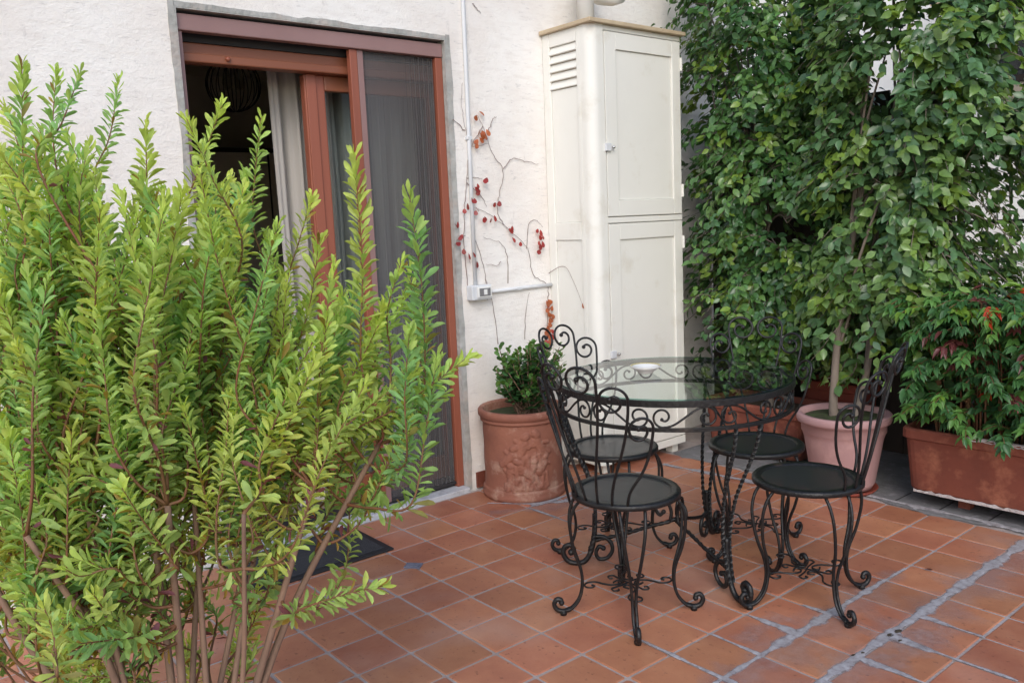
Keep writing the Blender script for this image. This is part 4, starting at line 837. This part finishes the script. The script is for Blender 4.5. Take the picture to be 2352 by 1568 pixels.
lvs.add(np.array([-.383, 1.39, .945]), np.array([.2, 0, -1.]), np.array([0, -1., .2]), .03, .012, np.array([.28, .12, .08]))
build_leaves(lvs, 'round', 'thinleaf', vine, np.array([XV, 1.25, .45]), bucket=3)
# ================================================================== BACKGROUND
fe = empty('slat_fence', (-.2, 2.84, 0), label='dark stained upright board fence behind the ficus trees', cat='fence')
for k in range(13): x = -.63+.118*k; MB().box(x, 2.84+.003*(k%2), .004, x+.1165, 2.862, 2.0+.01*math.sin(k*2.3)).build('board', 'fence', fe, bevel=.003)
for z in (.3, 1.1, 1.8): MB().box(-.63, 2.862, z, .92, 2.90, z+.07).build('rail', 'fence', fe)
pw = MB().box(.30, 3.06, -.1, 3.6, 3.24, .80); pw.build('parapet_wall', 'parapet', None, bevel=.006, label='low grey rendered parapet at the back of the terrace', cat='wall')
gp = MB().box(.02, 2.70, .46, .40, 2.74, .80); 
slab = empty('grey_panel', (.2, 2.72, .004), label='grey board leaning behind the chair under the ficus trees', cat='board'); MB().add([(-.12, 2.62, .005), (.10, 2.62, .005), (.10, 2.60, .80), (-.08, 2.60, .80), (-.12, 2.635, .005), (.10, 2.635, .005), (.10, 2.615, .80), (-.08, 2.615, .80)], [(0, 1, 2, 3), (5, 4, 7, 6), (0, 4, 5, 1), (1, 5, 6, 2), (2, 6, 7, 3), (3, 7, 4, 0)]).build('sheet', 'parapet', slab)
ra = empty('iron_railing', (2, 3.15, .80), label='thin black iron railing on top of the parapet', cat='railing')
MB().tube([(.3, 3.15, 1.28), (3.6, 3.15, 1.28)], .012, 8).build('top_rail', 'iron', ra)
for k in range(28): x = .36+.118*k; MB().tube([(x, 3.15, .80), (x, 3.15, 1.272)], .007, 6).build('bar', 'iron', ra)
nb = empty('neighbour_house', (0, 5.6, -.12), label='sunlit white house seen through the gaps in the ficus', cat='house')
MB().box(-4, 5.5, -.12, 5, 9, 3.6).build('wall', 'farwall', nb)
wn_ = MB().box(.02, 5.49, 2.28, .95, 5.499, 3.05).build('window', 'dark', nb)
fr_ = MB(); fr_.box(.02, 5.455, 2.28, .07, 5.489, 3.05).box(.90, 5.455, 2.28, .95, 5.489, 3.05).box(.07, 5.456, 3.0, .90, 5.489, 3.05).box(.07, 5.456, 2.28, .90, 5.489, 2.33).box(.46, 5.457, 2.33, .51, 5.489, 3.0); fr_.build('frame', 'fence', wn_, off=tuple(nb.location))
for x0_, x1_ in ((.07, .46), (.51, .90)): MB().box(x0_, 5.47, 2.33, x1_, 5.474, 3.0).build('pane', 'pane', wn_, off=tuple(nb.location))
MB().box(-.05, 5.40, 2.16, 1.05, 5.498, 2.26).build('window_sill', 'ochre', nb, bevel=.01)
MB().add([(-.1, 5.49, 3.2), (1.3, 5.49, 3.2), (1.3, 4.7, 2.86), (-.1, 4.7, 2.86), (-.1, 5.49, 3.16), (1.3, 5.49, 3.16), (1.3, 4.7, 2.80), (-.1, 4.7, 2.80)], [(0, 3, 2, 1), (4, 5, 6, 7), (2, 3, 7, 6), (0, 4, 7, 3), (1, 2, 6, 5), (0, 1, 5, 4)]).build('awning', 'beige', nb)

lf = Leaves(); lf.add(np.array([1.46, 1.38, .006]), np.array([.8, .5, .05]), np.array([0, 0, 1.]), .03, .014, np.array([.10, .03, .02]))
fo_ = empty('fallen_leaf', (1.46, 1.38, .006), label='single dry brown leaf fallen on the tiles by the mended joint', cat='leaf'); build_leaves(lf, 'round', 'thinleaf', fo_, np.array([1.46, 1.38, .006]), name='blade')
